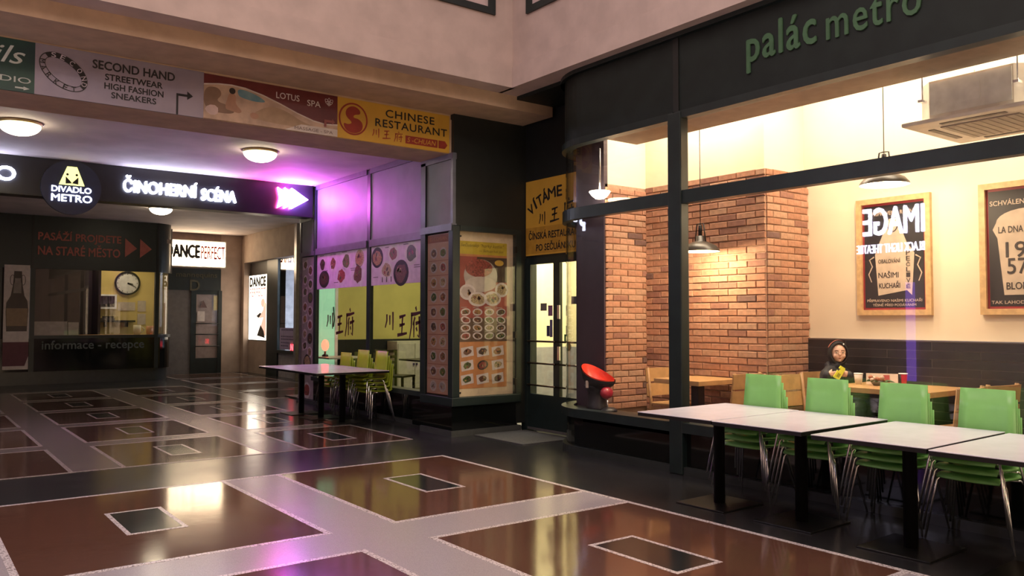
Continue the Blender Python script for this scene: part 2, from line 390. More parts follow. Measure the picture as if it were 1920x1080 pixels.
# ================================================================== DOOR RECESS (S-chuan entrance)
BLP = mat('black_paint')
ws = sempty('wall_entrance')
bx('fascia', 6.95, 7.10, 7.60, 9.00, 2.34, 4.32, BLP, ws)
bx('jamb', 6.93, 7.10, 8.90, 9.02, 0, 2.34, DARK, ws)
bx('jamb', 6.93, 7.10, 7.58, 7.68, 0, 2.34, DARK, ws)
d1 = sempty('door_1')
for (ya, yb) in ((8.90, 8.285), (8.285, 7.68)):
    leaf = bx('leaf', 6.95, 7.00, yb, ya, .02, .50, DARK, d1)
    bx('top_rail', 6.95, 7.00, yb, ya, 2.25, 2.34, DARK, leaf)
    bx('stile', 6.95, 7.00, ya-.05, ya, .50, 2.25, DARK, leaf)
    bx('stile', 6.95, 7.00, yb, yb+.075, .50, 2.25, DARK, leaf)
    bx('pane', 6.972, 6.978, yb+.075, ya-.05, .50, 2.25, GL, leaf)
    for z in (1.21, .915, .62):
        MB().tube([(6.93, ya-.01, z), (6.925, (ya+yb)/2, z), (6.93, yb+.02, z)], .013, mat('bronze_bar', (.10, .07, .05), .3, .8)).build('push_bar', leaf)
bx('kick_strip', 6.94, 6.952, 7.70, 8.90, .02, .05, mat('steel_trim'), d1)
for z in (1.60, 1.06):
    bx('lock_plate', 6.935, 6.952, 8.22, 8.265, z-.09, z+.09, CHROME, d1)
STK = [(8.65, 8.52, 1.62, 1.72, (.16, .15, .14)), (8.49, 8.40, 1.55, 1.69, (.22, .10, .22)), (8.52, 8.46, 1.28, 1.42, (.03, .03, .10)), (8.455, 8.40, 1.27, 1.50, (.11, .10, .22)), (8.02, 7.88, 1.70, 1.80, (.12, .13, .13)),
       (8.16, 8.10, 1.22, 1.31, (.01, .12, .03))]
for i, (a, b, z0, z1, c) in enumerate(STK):
    bx('sticker', 6.968, 6.971, b, a, z0, z1, mat('sticker_%d' % i, c, .5), d1)
MB(fX(6.971, 8.08, 1.15)).ell(0, 0, .055, .055, 0, .003, mat('sticker_5')).build('sticker', d1)
struct(bx('wall_corridor_end', 8.55, 8.75, 7.6, 10.0, 0, 4.2, mat('cream_corridor', (.80, .72, .44), .8, noise=(3, .04))))
struct(bx('wall_corridor_left', 7.10, 8.6, 9.86, 10.0, 0, 4.2, mat('cream_corridor')))
struct(bx('wall_corridor_right', 7.10, 8.6, 7.56, 7.70, 0, 4.2, mat('cream_corridor')))
struct(bx('baseboard_corridor', 8.50, 8.56, 7.7, 9.86, 0, 1.08, mat('grey_dado', (.34, .33, .30), .6)))
struct(bx('baseboard_corridor_left', 7.12, 8.5, 9.82, 9.87, 0, 1.08, mat('grey_dado')))
struct(bx('floor_corridor', 7.05, 8.6, 7.68, 9.9, -.02, .02, mat('corridor_tile', (.25, .24, .22), .4)))

# ================================================================== CAFE FRONT (palac metro)
XS, RC, CX, CY = 6.18, .77, 6.95, 6.94
def fpath(off, y_from, y_to=None, n=14):
    pts = [(XS+off, y_from)]
    if y_to is not None: return pts+[(XS+off, y_to)]
    r = RC-off
    return pts+[(CX-r*math.cos(a), CY+r*math.sin(a)) for a in [PI/2*i/n for i in range(n+1)]]
def fstrip(name, o0, o1, z0, z1, m, parent, y_from, y_to=None, smooth=False):
    A = fpath(o0, y_from, y_to); B = fpath(o1, y_from, y_to)
    mb = MB()
    for i in range(len(A)-1):
        p = [A[i], A[i+1], B[i+1], B[i]]
        vs = [(x, y, z) for z in (z0, z1) for x, y in p]
        fs = [(3, 2, 1, 0), (4, 5, 6, 7), (0, 1, 5, 4), (2, 3, 7, 6)]
        if i == 0: fs.append((3, 0, 4, 7))
        if i == len(A)-2: fs.append((1, 2, 6, 5))
        mb.add(vs, fs, m)
    return mb.build(name, parent)
w4 = sempty('window_4')
Y0 = -3.5
MU = ((5.43, 5.60), (1.55, 1.70))
for ya, yb in ((Y0, 1.60), (1.64, 5.50), (5.54, None)):
    fstrip('fascia_panel', 0, .08, 3.53, 4.36, PANEL, w4, ya, yb)
    fstrip('fascia_moulding', -.035, .08, 3.485, 3.56, DARK, w4, ya, yb)
    fstrip('transom', -.03, .07, 2.64, 2.77, DARK, w4, ya, yb)
    fstrip('sill_rail', -.045, .10, .405, .50, DARK, w4, ya, yb)
    fstrip('plinth_panel', .02, .10, .07, .41, BLACK, w4, ya, yb)
    fstrip('base_step', -.03, .10, 0, .075, mat('dark_stone', (.028, .032, .032), .3), w4, ya, yb)
    fstrip('lower_pane', .010, .016, .49, 2.65, GL, w4, ya, yb)
    fstrip('upper_pane', .010, .016, 2.76, 3.50, GL, w4, ya, yb)
fstrip('cornice', -.05, .08, 4.30, 4.345, DARK, w4, Y0)
for y0, y1 in MU:
    bx('mullion', 6.13, 6.25, y0, y1, 0, 3.55, DARK, w4, bevel=.012)
    bx('fascia_seam', 6.165, 6.2, y0+.05, y1-.05, 3.55, 4.33, mat('black_paint'), w4)
SOFF = mat('brown_soffit', (.30, .22, .15), .7)
mb = MB(); mb.box(6.25, 6.72, Y0, 6.6, 3.49, 4.3, SOFF); mb.build('lintel_soffit', w4)
LG = mat('faded_green_letters', (.050, .125, .060), .6)
mb = MB(fX(6.178, 4.66, 0))
mb.text('palác', 0, 3.745, .70, .40, 0, LG, .012, bold=.022, space=1.12)
mb.text('metro', .80, 3.83, .79, .215, 0, LG, .012, bold=.022, space=1.12)
o = mb.build('lettering', w4); o['label'] = 'faded green lettering palác metro'
fstrip('window_shelf', .02, .44, .36, .47, mat('dark_shelf', (.02, .026, .024), .3), w4, 5.6)

# cafe room
BR0 = 5.32
struct(bx('floor_cafe', 6.28, 8.2, -3.4, 7.06, 0, .12, mat('cafe_floor', (.10, .075, .055), .4)))
struct(bx('wall_cafe_back', 8.10, 8.3, -3.4, 5.45, 0, 4.4, CREAM))
struct(bx('wall_cafe_far', 6.66, 8.3, 7.10, 7.56, 0, 4.4, CREAM))
struct(bx('wall_cafe_pier', 7.38, 8.3, 5.37, 7.2, 0, 4.4, CREAM))
struct(bx('wall_cafe_near', 6.3, 8.3, -3.5, -3.4, 0, 4.4, CREAM))
struct(bx('ceiling_cafe', 6.70, 8.3, -3.4, 7.2, 4.30, 4.45, WHITE))
struct(bx('wall_corner_post', 6.64, 6.70, 7.06, 7.55, 0, 4.3, mat('plum_frame', (.05, .035, .05), .35)))

# brick cladding: every brick its own object, laid on three faces
MORT = mat('mortar', (.40, .26, .175), .9, noise=(30, .15), bump=.3)
BRK = [mat('brick_%d' % i, c, .85, noise=(22, .16), bump=.35) for i, c in enumerate(((.42, .205, .125), (.46, .245, .155), (.37, .175, .105), (.28, .13, .09), (.42, .24, .155), (.16, .085, .07)))]
BM = {}
def brick_mesh(w, ax, k):
    key = (round(w, 2), ax, k)
    if key not in BM:
        h, t, q = .0635, .05, .005
        mb = MB(); w2 = w/2; h2 = h/2
        P = [(-w2, -h2), (w2, -h2), (w2, h2), (-w2, h2)]; Q = [(-w2+q, -h2+q), (w2-q, -h2+q), (w2-q, h2-q), (-w2+q, h2-q)]
        vs = [(a, b, 0) for a, b in P]+[(a, b, t-q) for a, b in P]+[(a, b, t) for a, b in Q]
        fs = [(3, 2, 1, 0), (8, 9, 10, 11)]+[(i, (i+1) % 4, 4+(i+1) % 4, 4+i) for i in range(4)]+[(4+i, 4+(i+1) % 4, 8+(i+1) % 4, 8+i) for i in range(4)]
        mb.fr = fX(0, 0, 0) if ax == 'x' else fY(0, 0, 0); mb.add(vs, fs, BRK[k])
        o = mb.build('brick'); BM[key] = o.data; bpy.data.objects.remove(o)
    return BM[key]
def brick_face(name, ax, const, a0, a1, z0, z1, label):
    """ax 'x': face at X=const looking -X, a along Y; ax 'y': face at Y=const looking -Y, a along X"""
    if ax == 'x': w = struct(bx(name, const, const+.03, a0, a1, z0, z1, MORT))
    else: w = struct(bx(name, a0, a1, const, const+.03, z0, z1, MORT))
    w['label'] = label
    L, J, H = .238, .011, .0748; row = 0; z = z0
    while z+.05 < z1:
        a = a0-(0 if row % 2 == 0 else (L+J)/2)-random.uniform(0, .015)
        while a < a1-.02:
            b0, b1 = max(a, a0), min(a+L, a1)
            if b1-b0 > .05:
                k = random.choices(range(6), (34, 22, 24, 10, 12, 3))[0]; wd = round(b1-b0, 2)
                o = bpy.data.objects.new('brick', brick_mesh(wd, ax, k)); COL.objects.link(o); o.parent = w
                e = random.uniform(-.012, -.004)+.022; dz = random.uniform(-.002, .002); c = (b0+b1)/2
                o.location = (const+.02+e, c, z+H/2+dz) if ax == 'x' else (c, const+.02+e, z+H/2+dz)
                o.rotation_euler = (0, random.uniform(-.006, .006), random.uniform(-.01, .01))
            a += L+J
        z += H; row += 1
ZB = 3.10
brick_face('wall_brick_far', 'y', 7.06, 6.66, 7.35, .45, ZB, 'narrow brick face beside the red booster seat')
brick_face('wall_brick_side', 'x', 7.34, 5.33, 7.05, .12, ZB, 'wide brick face behind the small wooden table')
brick_face('wall_brick_end', 'y', 5.33, 7.35, 8.10, .12, ZB, 'narrow brick face next to the cream wall')
# dark wall tiles
TILE = [mat('dark_tile_%d' % i, c, .3, noise=(12, .2)) for i, c in enumerate(((.020, .019, .020), (.026, .024, .025), (.016, .016, .017)))]
wt = struct(bx('wall_tiled', 8.06, 8.11, -3.0, 5.32, .12, 1.295, mat('tile_joint', (.20, .18, .17), .8)))
tm = {}
for r_ in range(14):
    z = .125+r_*.083; y = 5.315-(.45 if r_ % 2 else 0)
    first = True
    while y > 1.2:
        y1 = y if not (first and r_ % 2) else 5.315
        if first and r_ % 2: y0 = y
        else: y0 = y-.9
        k = random.randrange(3); key = (round(y1-y0, 2), k)
        if key not in tm:
            o = MB().box(-.004, 0, -(y1-y0)/2+.003, (y1-y0)/2-.003, -.0388, .0388, TILE[k]).build('tile'); tm[key] = o.data; bpy.data.objects.remove(o)
        o = bpy.data.objects.new('tile', tm[key]); COL.objects.link(o); o.parent = wt; o.location = (8.061-random.uniform(0, .002), (y0+y1)/2, z+.0415)
        y = y0; first = False
bx('cap_strip', 8.05, 8.10, -3.0, 5.32, 1.294, 1.305, mat('steel_trim'), wt)
# ================================================================== FAR END: KIOSK
wk = sempty('wall_kiosk')
KY = 21.6
def kpath(off, x_from):
    # straight front then a quarter round corner at the right end
    r = .45; cx, cy = 5.62-r, KY+r; q = r-off
    return [(x_from, KY+off)]+[(cx+q*math.sin(a), cy-q*math.cos(a)) for a in [PI/2*i/10 for i in range(11)]]+[(5.62-off, KY+1.9)]
def kstrip(name, o0, o1, z0, z1, m, x_from, x_to=None):
    A = kpath(o0, x_from) if x_to is None else [(x_from, KY+o0), (x_to, KY+o0)]
    B = kpath(o1, x_from) if x_to is None else [(x_from, KY+o1), (x_to, KY+o1)]
    mb = MB()
    for i in range(len(A)-1):
        vs = [(x, y, z) for z in (z0, z1) for x, y in (A[i], A[i+1], B[i+1], B[i])]
        mb.add(vs, [(3, 2, 1, 0), (4, 5, 6, 7), (0, 1, 5, 4), (2, 3, 7, 6), (3, 0, 4, 7), (1, 2, 6, 5)], m)
    return mb.build(name, wk)
KD = mat('kiosk_green', (.012, .019, .018), .4)
kstrip('fascia', 0, .1, 2.66, 3.88, KD, -2.7)
kstrip('counter_rail', -.03, .12, 1.05, 1.12, KD, 2.50)
kstrip('front_panel', .0, .1, .30, 1.05, BLACK, -2.7)
kstrip('base', .05, .15, 0, .30, mat('dark_stone'), -2.7)
kstrip('pane', .04, .046, 1.12, 2.66, GL, 2.52)
for x0, x1 in ((1.75, 1.93), (2.48, 2.58), (5.17, 5.26)):
    bx('post', x0, x1, KY-.02, KY+.1, .3, 2.66, KD, wk)
for x in (2.50, 5.20):
    bx('fascia_seam', x, x+.04, KY-.012, KY+.02, 2.66, 3.88, BLACKM, wk)
bx('side_wall', -2.7, 1.93, KY+.02, KY+.1, 1.05, 2.7, KD, wk)
bx('top_strip', 5.60, 5.66, KY+.40, KY+.50, 2.66, 3.80, mat('steel_trim'), wk)
RED = mat('faded_red_letters', (.40, .10, .07), .5)
mb = MB(fY(0, KY-.004, 0))
mb.text('PASÁŽÍ PROJDETE', 2.62, 3.27, 1.75, .27, 0, RED, .01, bold=.03)
mb.text('NA STARÉ MĚSTO', 2.62, 2.98, 1.73, .27, 0, RED, .01, bold=.03)
mb.poly([(4.46, 3.0), (4.73, 3.22), (4.46, 3.46)], 0, .012, RED); mb.poly([(4.80, 3.0), (5.07, 3.22), (4.80, 3.46)], 0, .012, RED)
mb.build('direction_lettering', wk)['label'] = 'faded red lettering with two arrowheads'
mb = MB(fY(0, KY-.004, 0)); mb.text('informace - recepce', 2.74, .74, 2.19, .26, 0, mat('grey_green_letters', (.08, .10, .095), .5), .01, bold=.02)
mb.build('counter_lettering', wk)
# kiosk interior
struct(bx('wall_kiosk_inner', 4.08, 5.60, KY+1.5, KY+1.6, 0, 3.6, mat('ochre_wall', (.58, .44, .14), .8, noise=(2, .08))))
struct(bx('wall_kiosk_dark', 1.9, 4.1, KY+1.5, KY+1.6, 0, 3.6, mat('brown_dark_wall', (.035, .022, .02), .6)))
struct(bx('ceiling_kiosk', 1.9, 5.55, KY+.1, KY+1.6, 3.4, 3.5, BEIGE))
bx('partition', 4.02, 4.08, KY+.7, KY+1.5, 0, 3.4, mat('brown_dark_wall'), wk)
bx('desk', 2.55, 5.15, KY+.15, KY+.75, .95, 1.12, WOODD, wk)
t = thing('wall_clock', 'big round black-rimmed clock on the yellow kiosk wall', 'clock', (4.84, KY+1.5, 2.43))
mb = MB(fY(4.84, KY+1.5, 2.43)); mb.ell(0, 0, .27, .27, 0, .03, mat('clock_face', (.62, .60, .55), .3), 32); mb.build('face', t)
mb = MB(fY(4.84, KY+1.5, 2.43)); mb.ring(0, 0, .31, .31, .045, 0, .06, BLACKM); mb.build('rim', t)
for i in range(12):
    a = PI*i/6; MB(fY(4.84, KY+1.5, 2.43)).cbox(.235*math.sin(a), .235*math.cos(a), .032, .014, .03, .004, BLACKM).build('hour_mark', t)
for L_, ang, w_ in ((.14, 1.75, .02), (.22, 2.0, .012)):
    c, s_ = math.sin(ang), math.cos(ang); mb = MB(fY(4.84, KY+1.5, 2.43))
    mb.poly([(-w_*s_, w_*c), (-w_*s_*.4+c*L_, w_*c*.4+s_*L_), (w_*s_*.4+c*L_, -w_*c*.4+s_*L_), (w_*s_, -w_*c)], .036, .042, BLACKM); mb.build('hand', t)
t = thing('monitor', 'small dark screen in white frame on the kiosk wall', 'monitor', (4.36, KY+1.45, 1.78))
bx('housing', 4.15, 4.58, KY+1.40, KY+1.5, 1.76, 2.13, WHITE, t); bx('screen', 4.20, 4.53, KY+1.394, KY+1.40, 1.81, 2.09, BLACK, t)
t = thing('wall_shelf', 'dark narrow shelf under the clock in the kiosk', 'shelf', (4.55, KY+1.4, 1.42))
bx('board', 4.14, 5.0, KY+1.25, KY+1.5, 1.42, 1.47, BLACKM, t); bx('bracket', 4.3, 4.34, KY+1.3, KY+1.5, 1.3, 1.42, BLACKM, t); bx('bracket', 4.8, 4.84, KY+1.3, KY+1.5, 1.3, 1.42, BLACKM, t)
t = thing('desk_phone', 'dark telephone lying on the kiosk shelf', 'phone', (4.38, KY+1.38, 1.47))
bx('base', 4.22, 4.52, KY+1.30, KY+1.46, 1.47, 1.53, mat('dark_plastic', (.04, .035, .035), .4), t); bx('handset', 4.24, 4.50, KY+1.32, KY+1.38, 1.53, 1.575, BLACKM, t)
def mug(name, x, y, z, r, h, c, label, cat='cup'):
    t = thing(name, label, cat, (x, y, z)); mb = MB(); mb.lathe([(r*.85, 0), (r, h*.3), (r, h), (r*.9, h), (r*.85, h*.15), (0, h*.12)], x, y, c, 20, z); mb.build('body', t)
    mb = MB(); mb.tube([(x+r*.9+k*.9*r*math.sin(a), y, z+h*.5+h*.3*math.cos(a)) for k, a in [(1, PI*i/8) for i in range(9)]], r*.12, c, 6); mb.build('handle', t)
mug('mug', 4.89, KY+.55, 1.12, .09, .23, mat('cream_ceramic', (.6, .55, .38), .3), 'cream mug on the kiosk desk')
mug('mug', 5.14, KY+.35, 1.12, .085, .21, mat('orange_ceramic', (.55, .25, .12), .3), 'orange patterned mug on the kiosk desk')
tag(bx('paper_notice', 2.58, 3.28, KY+.2, KY+.28, 1.12, 1.44, mat('grey_paper', (.33, .29, .26), .6), bevel=.005), 'long pale paper notice standing behind the kiosk glass', 'notice')
tag(bx('paper_notice', 3.30, 3.52, KY+.2, KY+.28, 1.12, 1.42, mat('grey_paper'), bevel=.005), 'short pale paper notice beside the long one behind kiosk glass', 'notice')
t = thing('wall_paper', 'pinned paper sheets on the yellow kiosk wall', 'notice', (5.2, KY+1.49, 1.4))
for x, z, w_, h_ in ((4.62, 1.72, .42, .22), (5.10, 1.70, .20, .28), (5.10, 1.36, .2, .28)):
    bx('sheet', x, x+w_, KY+1.485, KY+1.5, z, z+h_, mat('beige_paper', (.48, .40, .30), .7), t)
# beer poster
t = thing('beer_poster', 'tall narrow poster of a flip-top beer bottle on kiosk front', 'poster', (2.22, KY-.02, .36))
F0 = fY(1.97, KY-.03, .36); mb = MB(F0); mb.box(0, .50, 0, 2.36, -.02, 0, mat('poster_grey', (.58, .50, .45), .5)); mb.build('board', t)
BB = mat('bottle_brown', (.035, .018, .012), .4); mb = MB(F0)
mb.flat([(.06, .86), (.46, .86), (.48, 1.35), (.46, 1.55), (.40, 1.66), (.36, 1.9), (.34, 2.22), (.19, 2.22), (.17, 1.9), (.13, 1.66), (.05, 1.5), (.04, 1.3)], .002, BB)
mb.flat([(.06, .98), (.46, .98), (.47, 1.38), (.05, 1.38)], .003, mat('beer_label', (.28, .19, .11), .6))
mb.flat([(.18, 1.72), (.34, 1.72), (.33, 2.06), (.20, 2.06)], .003, mat('neck_label', (.26, .22, .18), .6))
mb.flat([(.0, .08), (.43, .08), (.5, .30), (.5, .62), (.0, .62)], .002, mat('poster_maroon', (.12, .035, .045), .6))
mb.flat([(.07, .86), (.46, .86), (.40, .80), (.2, .80)], .0025, mat('poster_grey'))
mb.ring(.16, 2.02, .05, .12, .012, .002, .004, BB, 16); mb.ring(.37, 2.02, .05, .12, .012, .002, .004, BB, 16)
mb.build('print', t)

# ================================================================== FAR END: DOOR D, LIGHT BOX, CORRIDOR WALL
DY = 23.5
wd = sempty('wall_far')
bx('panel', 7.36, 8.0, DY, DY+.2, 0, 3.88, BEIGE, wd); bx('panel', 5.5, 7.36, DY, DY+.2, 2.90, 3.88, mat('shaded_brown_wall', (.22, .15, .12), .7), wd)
d2 = sempty('door_2')
bx('fascia', 5.6, 7.36, DY-.03, DY+.1, 2.30, 2.90, KD, d2)
bx('side_panel', 5.7, 6.58, DY+.02, DY+.1, 0, 2.30, mat('grey_door_panel', (.12, .11, .105), .6), d2)
bx('stile', 6.56, 6.70, DY-.02, DY+.1, 0, 2.3, DARK, d2); bx('stile', 7.30, 7.40, DY-.02, DY+.1, 0, 2.3, DARK, d2)
bx('kick_panel', 6.70, 7.30, DY, DY+.08, 0, .42, DARK, d2); bx('top_rail', 6.70, 7.30, DY, DY+.08, 2.19, 2.30, DARK, d2)
bx('leaf_back', 6.70, 7.30, DY+.05, DY+.09, .42, 2.19, mat('dim_glass_view', (.32, .26, .24), .3), d2)
bx('leaf_pane', 6.70, 7.30, DY+.03, DY+.036, .42, 2.19, GL, d2)
for z in (.75, 1.08, 1.38): MB().tube([(6.66, DY-.05, z), (7.34, DY-.05, z)], .014, BLACKM).build('push_bar', d2)
bx('notice', 6.74, 6.94, DY+.015, DY+.028, 1.44, 1.72, mat('notice_paper', (.5, .45, .42), .6), d2); bx('notice', 7.18, 7.29, DY+.015, DY+.028, 1.75, 2.16, mat('yellow_paper', (.5, .45, .25), .6), d2)
MB(fY(6.90, DY+.014, 1.9)).poly([(-.1, -.08), (.1, -.08), (0, .12)], 0, .008, mat('notice_mark', (.12, .07, .07), .6)).build('notice', d2)
mb = MB(fY(0, DY-.034, 0)); OL = mat('olive_letters', (.075, .070, .040), .5)
mb.text('mannequins', 6.15, 2.62, 1.1, .17, 0, OL, .01, bold=.02); mb.text('D', 6.52, 2.29, .26, .29, 0, OL, .01, bold=.03); mb.build('lettering', d2)
t = thing('light_box', 'glowing white light box reading DANCE PERFECT above the far door', 'light box', (6.6, DY-.1, 2.95))
bx('housing', 5.7, 7.47, DY-.10, DY, 2.94, 3.68, WHITE, t)
LB = mat('light_box_face', (.9, .85, .75), .4, emit=(1, .76, .48), es=11.0)
bx('face', 5.73, 7.44, DY-.108, DY-.10, 2.97, 3.65, LB, t)
mb = MB(fY(0, DY-.111, 0)); mb.text('DANCE', 5.86, 3.19, .88, .35, 0, mat('box_black_letters', (.02, .02, .02), .5), .004, bold=.08); mb.build('black_lettering', t)
mb = MB(fY(0, DY-.111, 0)); mb.text('PERFECT', 6.78, 3.17, .65, .36, 0, mat('box_red_letters', (.5, .03, .02), .5), .004, bold=.02); mb.build('red_lettering', t)
wc = sempty('wall_corridor')
bx('upper', 7.95, 8.4, 19.5, DY+.1, 3.10, 3.88, BEIGE, wc); bx('end', 7.95, 8.4, 23.30, DY+.1, 0, 3.10, BEIGE, wc); bx('lower', 8.10, 8.4, 21.85, 23.30, 0, .9, BEIGE, wc)
bx('backing', 8.14, 8.3, 21.06, 23.30, .9, 3.10, mat('dark_reveal', (.05, .042, .04), .5), wc); bx('reveal_pillar', 8.08, 8.3, 21.06, 21.85, 0, 3.10, DARK, wc)
bx('end_post', 7.92, 8.35, 19.42, 19.56, 0, 3.88, mat('steel_trim'), wc)
t = thing('light_box', 'tall lit poster reading DANCE PERFECT on the corridor wall', 'light box', (8.12, 22.6, .89))
bx('housing', 8.10, 8.14, 21.855, 23.295, .905, 2.76, BLACKM, t)
bx('face', 8.094, 8.10, 21.89, 23.27, .93, 2.73, mat('poster_lit_face', (.9, .85, .8), .4, emit=(1, .86, .68), es=3), t)
FP = fX(8.092, 23.27, .93); mb = MB(FP); mb.text('DANCE', .07, 1.49, 1.24, .25, 0, mat('box_black_letters'), .003, bold=.10); mb.build('black_lettering', t)
mb = MB(FP); mb.text('PERFECT', .07, 1.20, 1.24, .24, 0, mat('pink_red_letters', (.75, .25, .2), .5, emit=(1, .25, .2), es=.5), .003); mb.build('red_lettering', t)
mb = MB(FP); SK = mat('printed_skin', (.8, .45, .34), .5, emit=(1, .6, .45), es=.8)
mb.flat([(.85, .25), (1.36, .1), (1.37, 1.0), (1.25, 1.05), (1.1, .8), (.95, .72), (.7, .66), (.9, .6), (1.15, .62)], .001, SK); mb.ell(1.12, 1.02, .16, .12, .001, None, SK, 16)
mb.flat([(.68, .12), (1.3, .06), (1.2, .25), (.95, .42)], .002, BLACKM); mb.flat([(.62, .66), (.8, .6), (1.0, .72), (.92, .76)], .002, BLACKM); mb.build('print', t)
# bright shop window
w5 = sempty('window_5')
bx('sill', 8.05, 8.2, 19.56, 21.06, .62, .70, DARK, w5); bx('lower_panel', 8.12, 8.2, 19.56, 21.06, 0, .62, mat('pale_grey_panel', (.30, .28, .30), .5), w5)
bx('pane', 8.12, 8.126, 19.56, 21.06, .70, 3.10, GL, w5)
struct(bx('wall_shop', 10.4, 10.5, 18.5, 24, 0, 3.88, mat('shop_white', (.80, .82, .88), .7)))
struct(bx('wall_shop_far', 8.4, 10.4, 23.6, 23.7, 0, 3.88, mat('shop_white'))); struct(bx('wall_shop_near', 8.4, 10.4, 19.2, 19.3, 0, 3.88, mat('shop_white')))
t = thing('notice_sheet', 'lilac notice sheet taped in the bright shop window', 'notice', (8.1, 20.4, .72))
bx('sheet', 8.105, 8.115, 19.95, 20.93, .72, 1.28, mat('lilac_paper', (.36, .30, .50), .6), t)
mb = MB(fX(8.103, 20.93, .72)); VI = mat('violet_ink', (.09, .06, .16), .6)
for k, (a, b, z) in enumerate(((.12, .86, .49), (.1, .9, .32), (.1, .9, .25), (.1, .7, .16), (.1, .55, .08))):
    x = a
    while x < b: mb.box(x, x+.07, z, z+.035, 0, .001, VI); x += .1
mb.build('print', t)['kind'] = 'stuff'
t = thing('neon_sign', 'small red neon lettering low in the bright shop window', 'neon sign', (8.1, 19.9, .71))
mb = MB(fX(8.09, 20.14, .71)); mb.text('N', 0, 0, .16, .16, 0, mat('red_neon', (.8, .05, .05), .4, emit=(1, .04, .05), es=6), .01, bold=.02); mb.text('O', .2, 0, .17, .16, 0, mat('red_neon'), .01, bold=.02); mb.build('letters', t)
bx('base', 8.075, 8.115, 19.75, 20.15, .698, .715, BLACKM, t)
t = thing('vanity_mirror', 'round dark-rimmed mirror behind the shop window', 'mirror', (8.6, 20.05, .7))
mb = MB(fX(8.6, 20.05, 1.72)); mb.ring(0, 0, .30, .30, .07, 0, .06, mat('slate_plastic', (.06, .07, .09), .3)); mb.build('rim', t)
mb = MB(fX(8.6, 20.05, 1.72)); mb.ell(0, 0, .24, .24, .01, .03, WHITE, 24); mb.build('glass', t)
MB().tube([(8.57, 20.05, .7), (8.57, 20.05, 1.43)], .03, mat('slate_plastic')).build('stand', t)
MB().lathe([(.2, 0), (.2, .03), (.03, .06)], 8.57, 20.05, mat('slate_plastic'), 20, .69).build('foot', t)
struct(bx('floor_shop', 8.2, 10.4, 19.2, 23.6, .60, .69, WHITE))

# ================================================================== THEATRE SIGN ACROSS THE PASSAGE
SY = 13.85
t = thing('theatre_sign', 'long black sign box with glowing white letters hung across the passage', 'sign', (2, SY, 3.33))
SB = mat('sign_black', (.010, .010, .014), .3)
bx('housing', -2.6, 5.94, SY, SY+.30, 3.33, 3.885, SB, t); bx('bottom_lip', -2.6, 5.94, SY-.01, SY+.3, 3.31, 3.33, BLACKM, t)
LED = mat('led_white_letters', (.9, .9, 1), .4, emit=(.72, .76, 1.0), es=13.0)
mb = MB(fY(0, SY, 0)); mb.text('ČINOHERNÍ', 2.82, 3.485, 1.10, .25, .0, LED, .05, bold=.035); mb.text('SCÉNA', 4.00, 3.455, .56, .235, .0, LED, .05, bold=.035); mb.build('lettering', t)['label'] = 'glowing white letters'
mb = MB(fY(0, SY, 0)); mb.text('DIVADLO', -.02, 3.50, 1.39, .20, .0, LED, .05, bold=.035); mb.build('lettering', t)['label'] = 'glowing white letters'
mb = MB(fY(0, SY, 0))
for k in range(3):
    a = 5.28+k*.12; mb.poly([(a, 3.43), (a+.30, 3.61), (a, 3.79), (a+.04, 3.61)], 0.0+.012*k, .06+.012*k, mat('led_arrow_%d' % k, (.9, .9, .9), .4, emit=((1, .07, .35), (1, .10, 1.0), (.45, .18, 1.0))[k], es=(90, 170, 120)[k]))
mb.build('arrow', t)['label'] = 'glowing triple arrowhead shifting from red to blue'
t = thing('round_sign', 'round navy theatre logo disc hung before the long black sign', 'sign', (2.09, SY-.06, 3.06))
FD = fY(2.09, SY-.08, 3.465); mb = MB(FD); mb.ell(0, 0, .405, .405, -.06, 0, mat('navy_disc', (.016, .022, .05), .35), 48); dsc = mb.build('disc', t)
LY = mat('led_yellow', (.9, .9, .3), .4, emit=(1, .95, .30), es=1.4); LW = mat('led_logo_white', (.9, .9, 1), .4, emit=(.78, .80, 1), es=3.0)
mb = MB(FD); mb.poly([(-.17, .035), (-.065, .31), (.065, .31), (.17, .035)], 0, .02, LY); mb.build('trapezoid', dsc)
mb = MB(FD)
for sx in (-1, 1):
    mb.poly([(sx*.085, .05), (sx*.085, .16), (sx*.02, .09), (sx*.0, .06)] if sx > 0 else [(0, .06), (-.02, .09), (-.085, .16), (-.085, .05)], .02, .024, SB); mb.ell(sx*.062, .19, .018, .018, .02, .024, SB, 12)
mb.build('figures', dsc)
mb = MB(FD); mb.text('DIVADLO', -.265, -.075, .53, .085, 0, LW, .02, bold=.03); mb.text('METRO', -.265, -.215, .54, .105, 0, LW, .02, bold=.03); mb.build('lettering', dsc)

# ================================================================== BANNERS ON THE BEAM
BYP = 9.015
def banner(name, label, x0, x1, z0, z1, col, m2=None):
    t = thing(name, label, 'banner', ((x0+x1)/2, BYP, z0)); mb = MB(fY(x0, BYP, z0)); mb.box(0, x1-x0, 0, z1-z0, -.01, .012, col); mb.build('sheet', t)
    return t, fY(x0, BYP-.0135, z0)
t, F0 = banner('nail_banner', 'green banner with white script beside the silver banner', -.3, 1.03, 3.655, 4.15, mat('green_banner', (.020, .085, .055), .4, c2=(.012, .035, .045), noise=(2.0, .3)))
IK = mat('banner_white_ink', (.55, .62, .58), .5); mb = MB(F0)
mb.text('nails', .68, .26, .57, .17, 0, IK, 0, shear=.35); mb.text('STUDIO', .78, .085, .52, .055, 0, IK, 0, bold=.01)
mb.poly([(1.17, .045), (1.24, .045), (1.24, .055), (1.29, .037), (1.24, .018), (1.24, .030), (1.17, .030)], 0, .001, IK); mb.build('print', t)
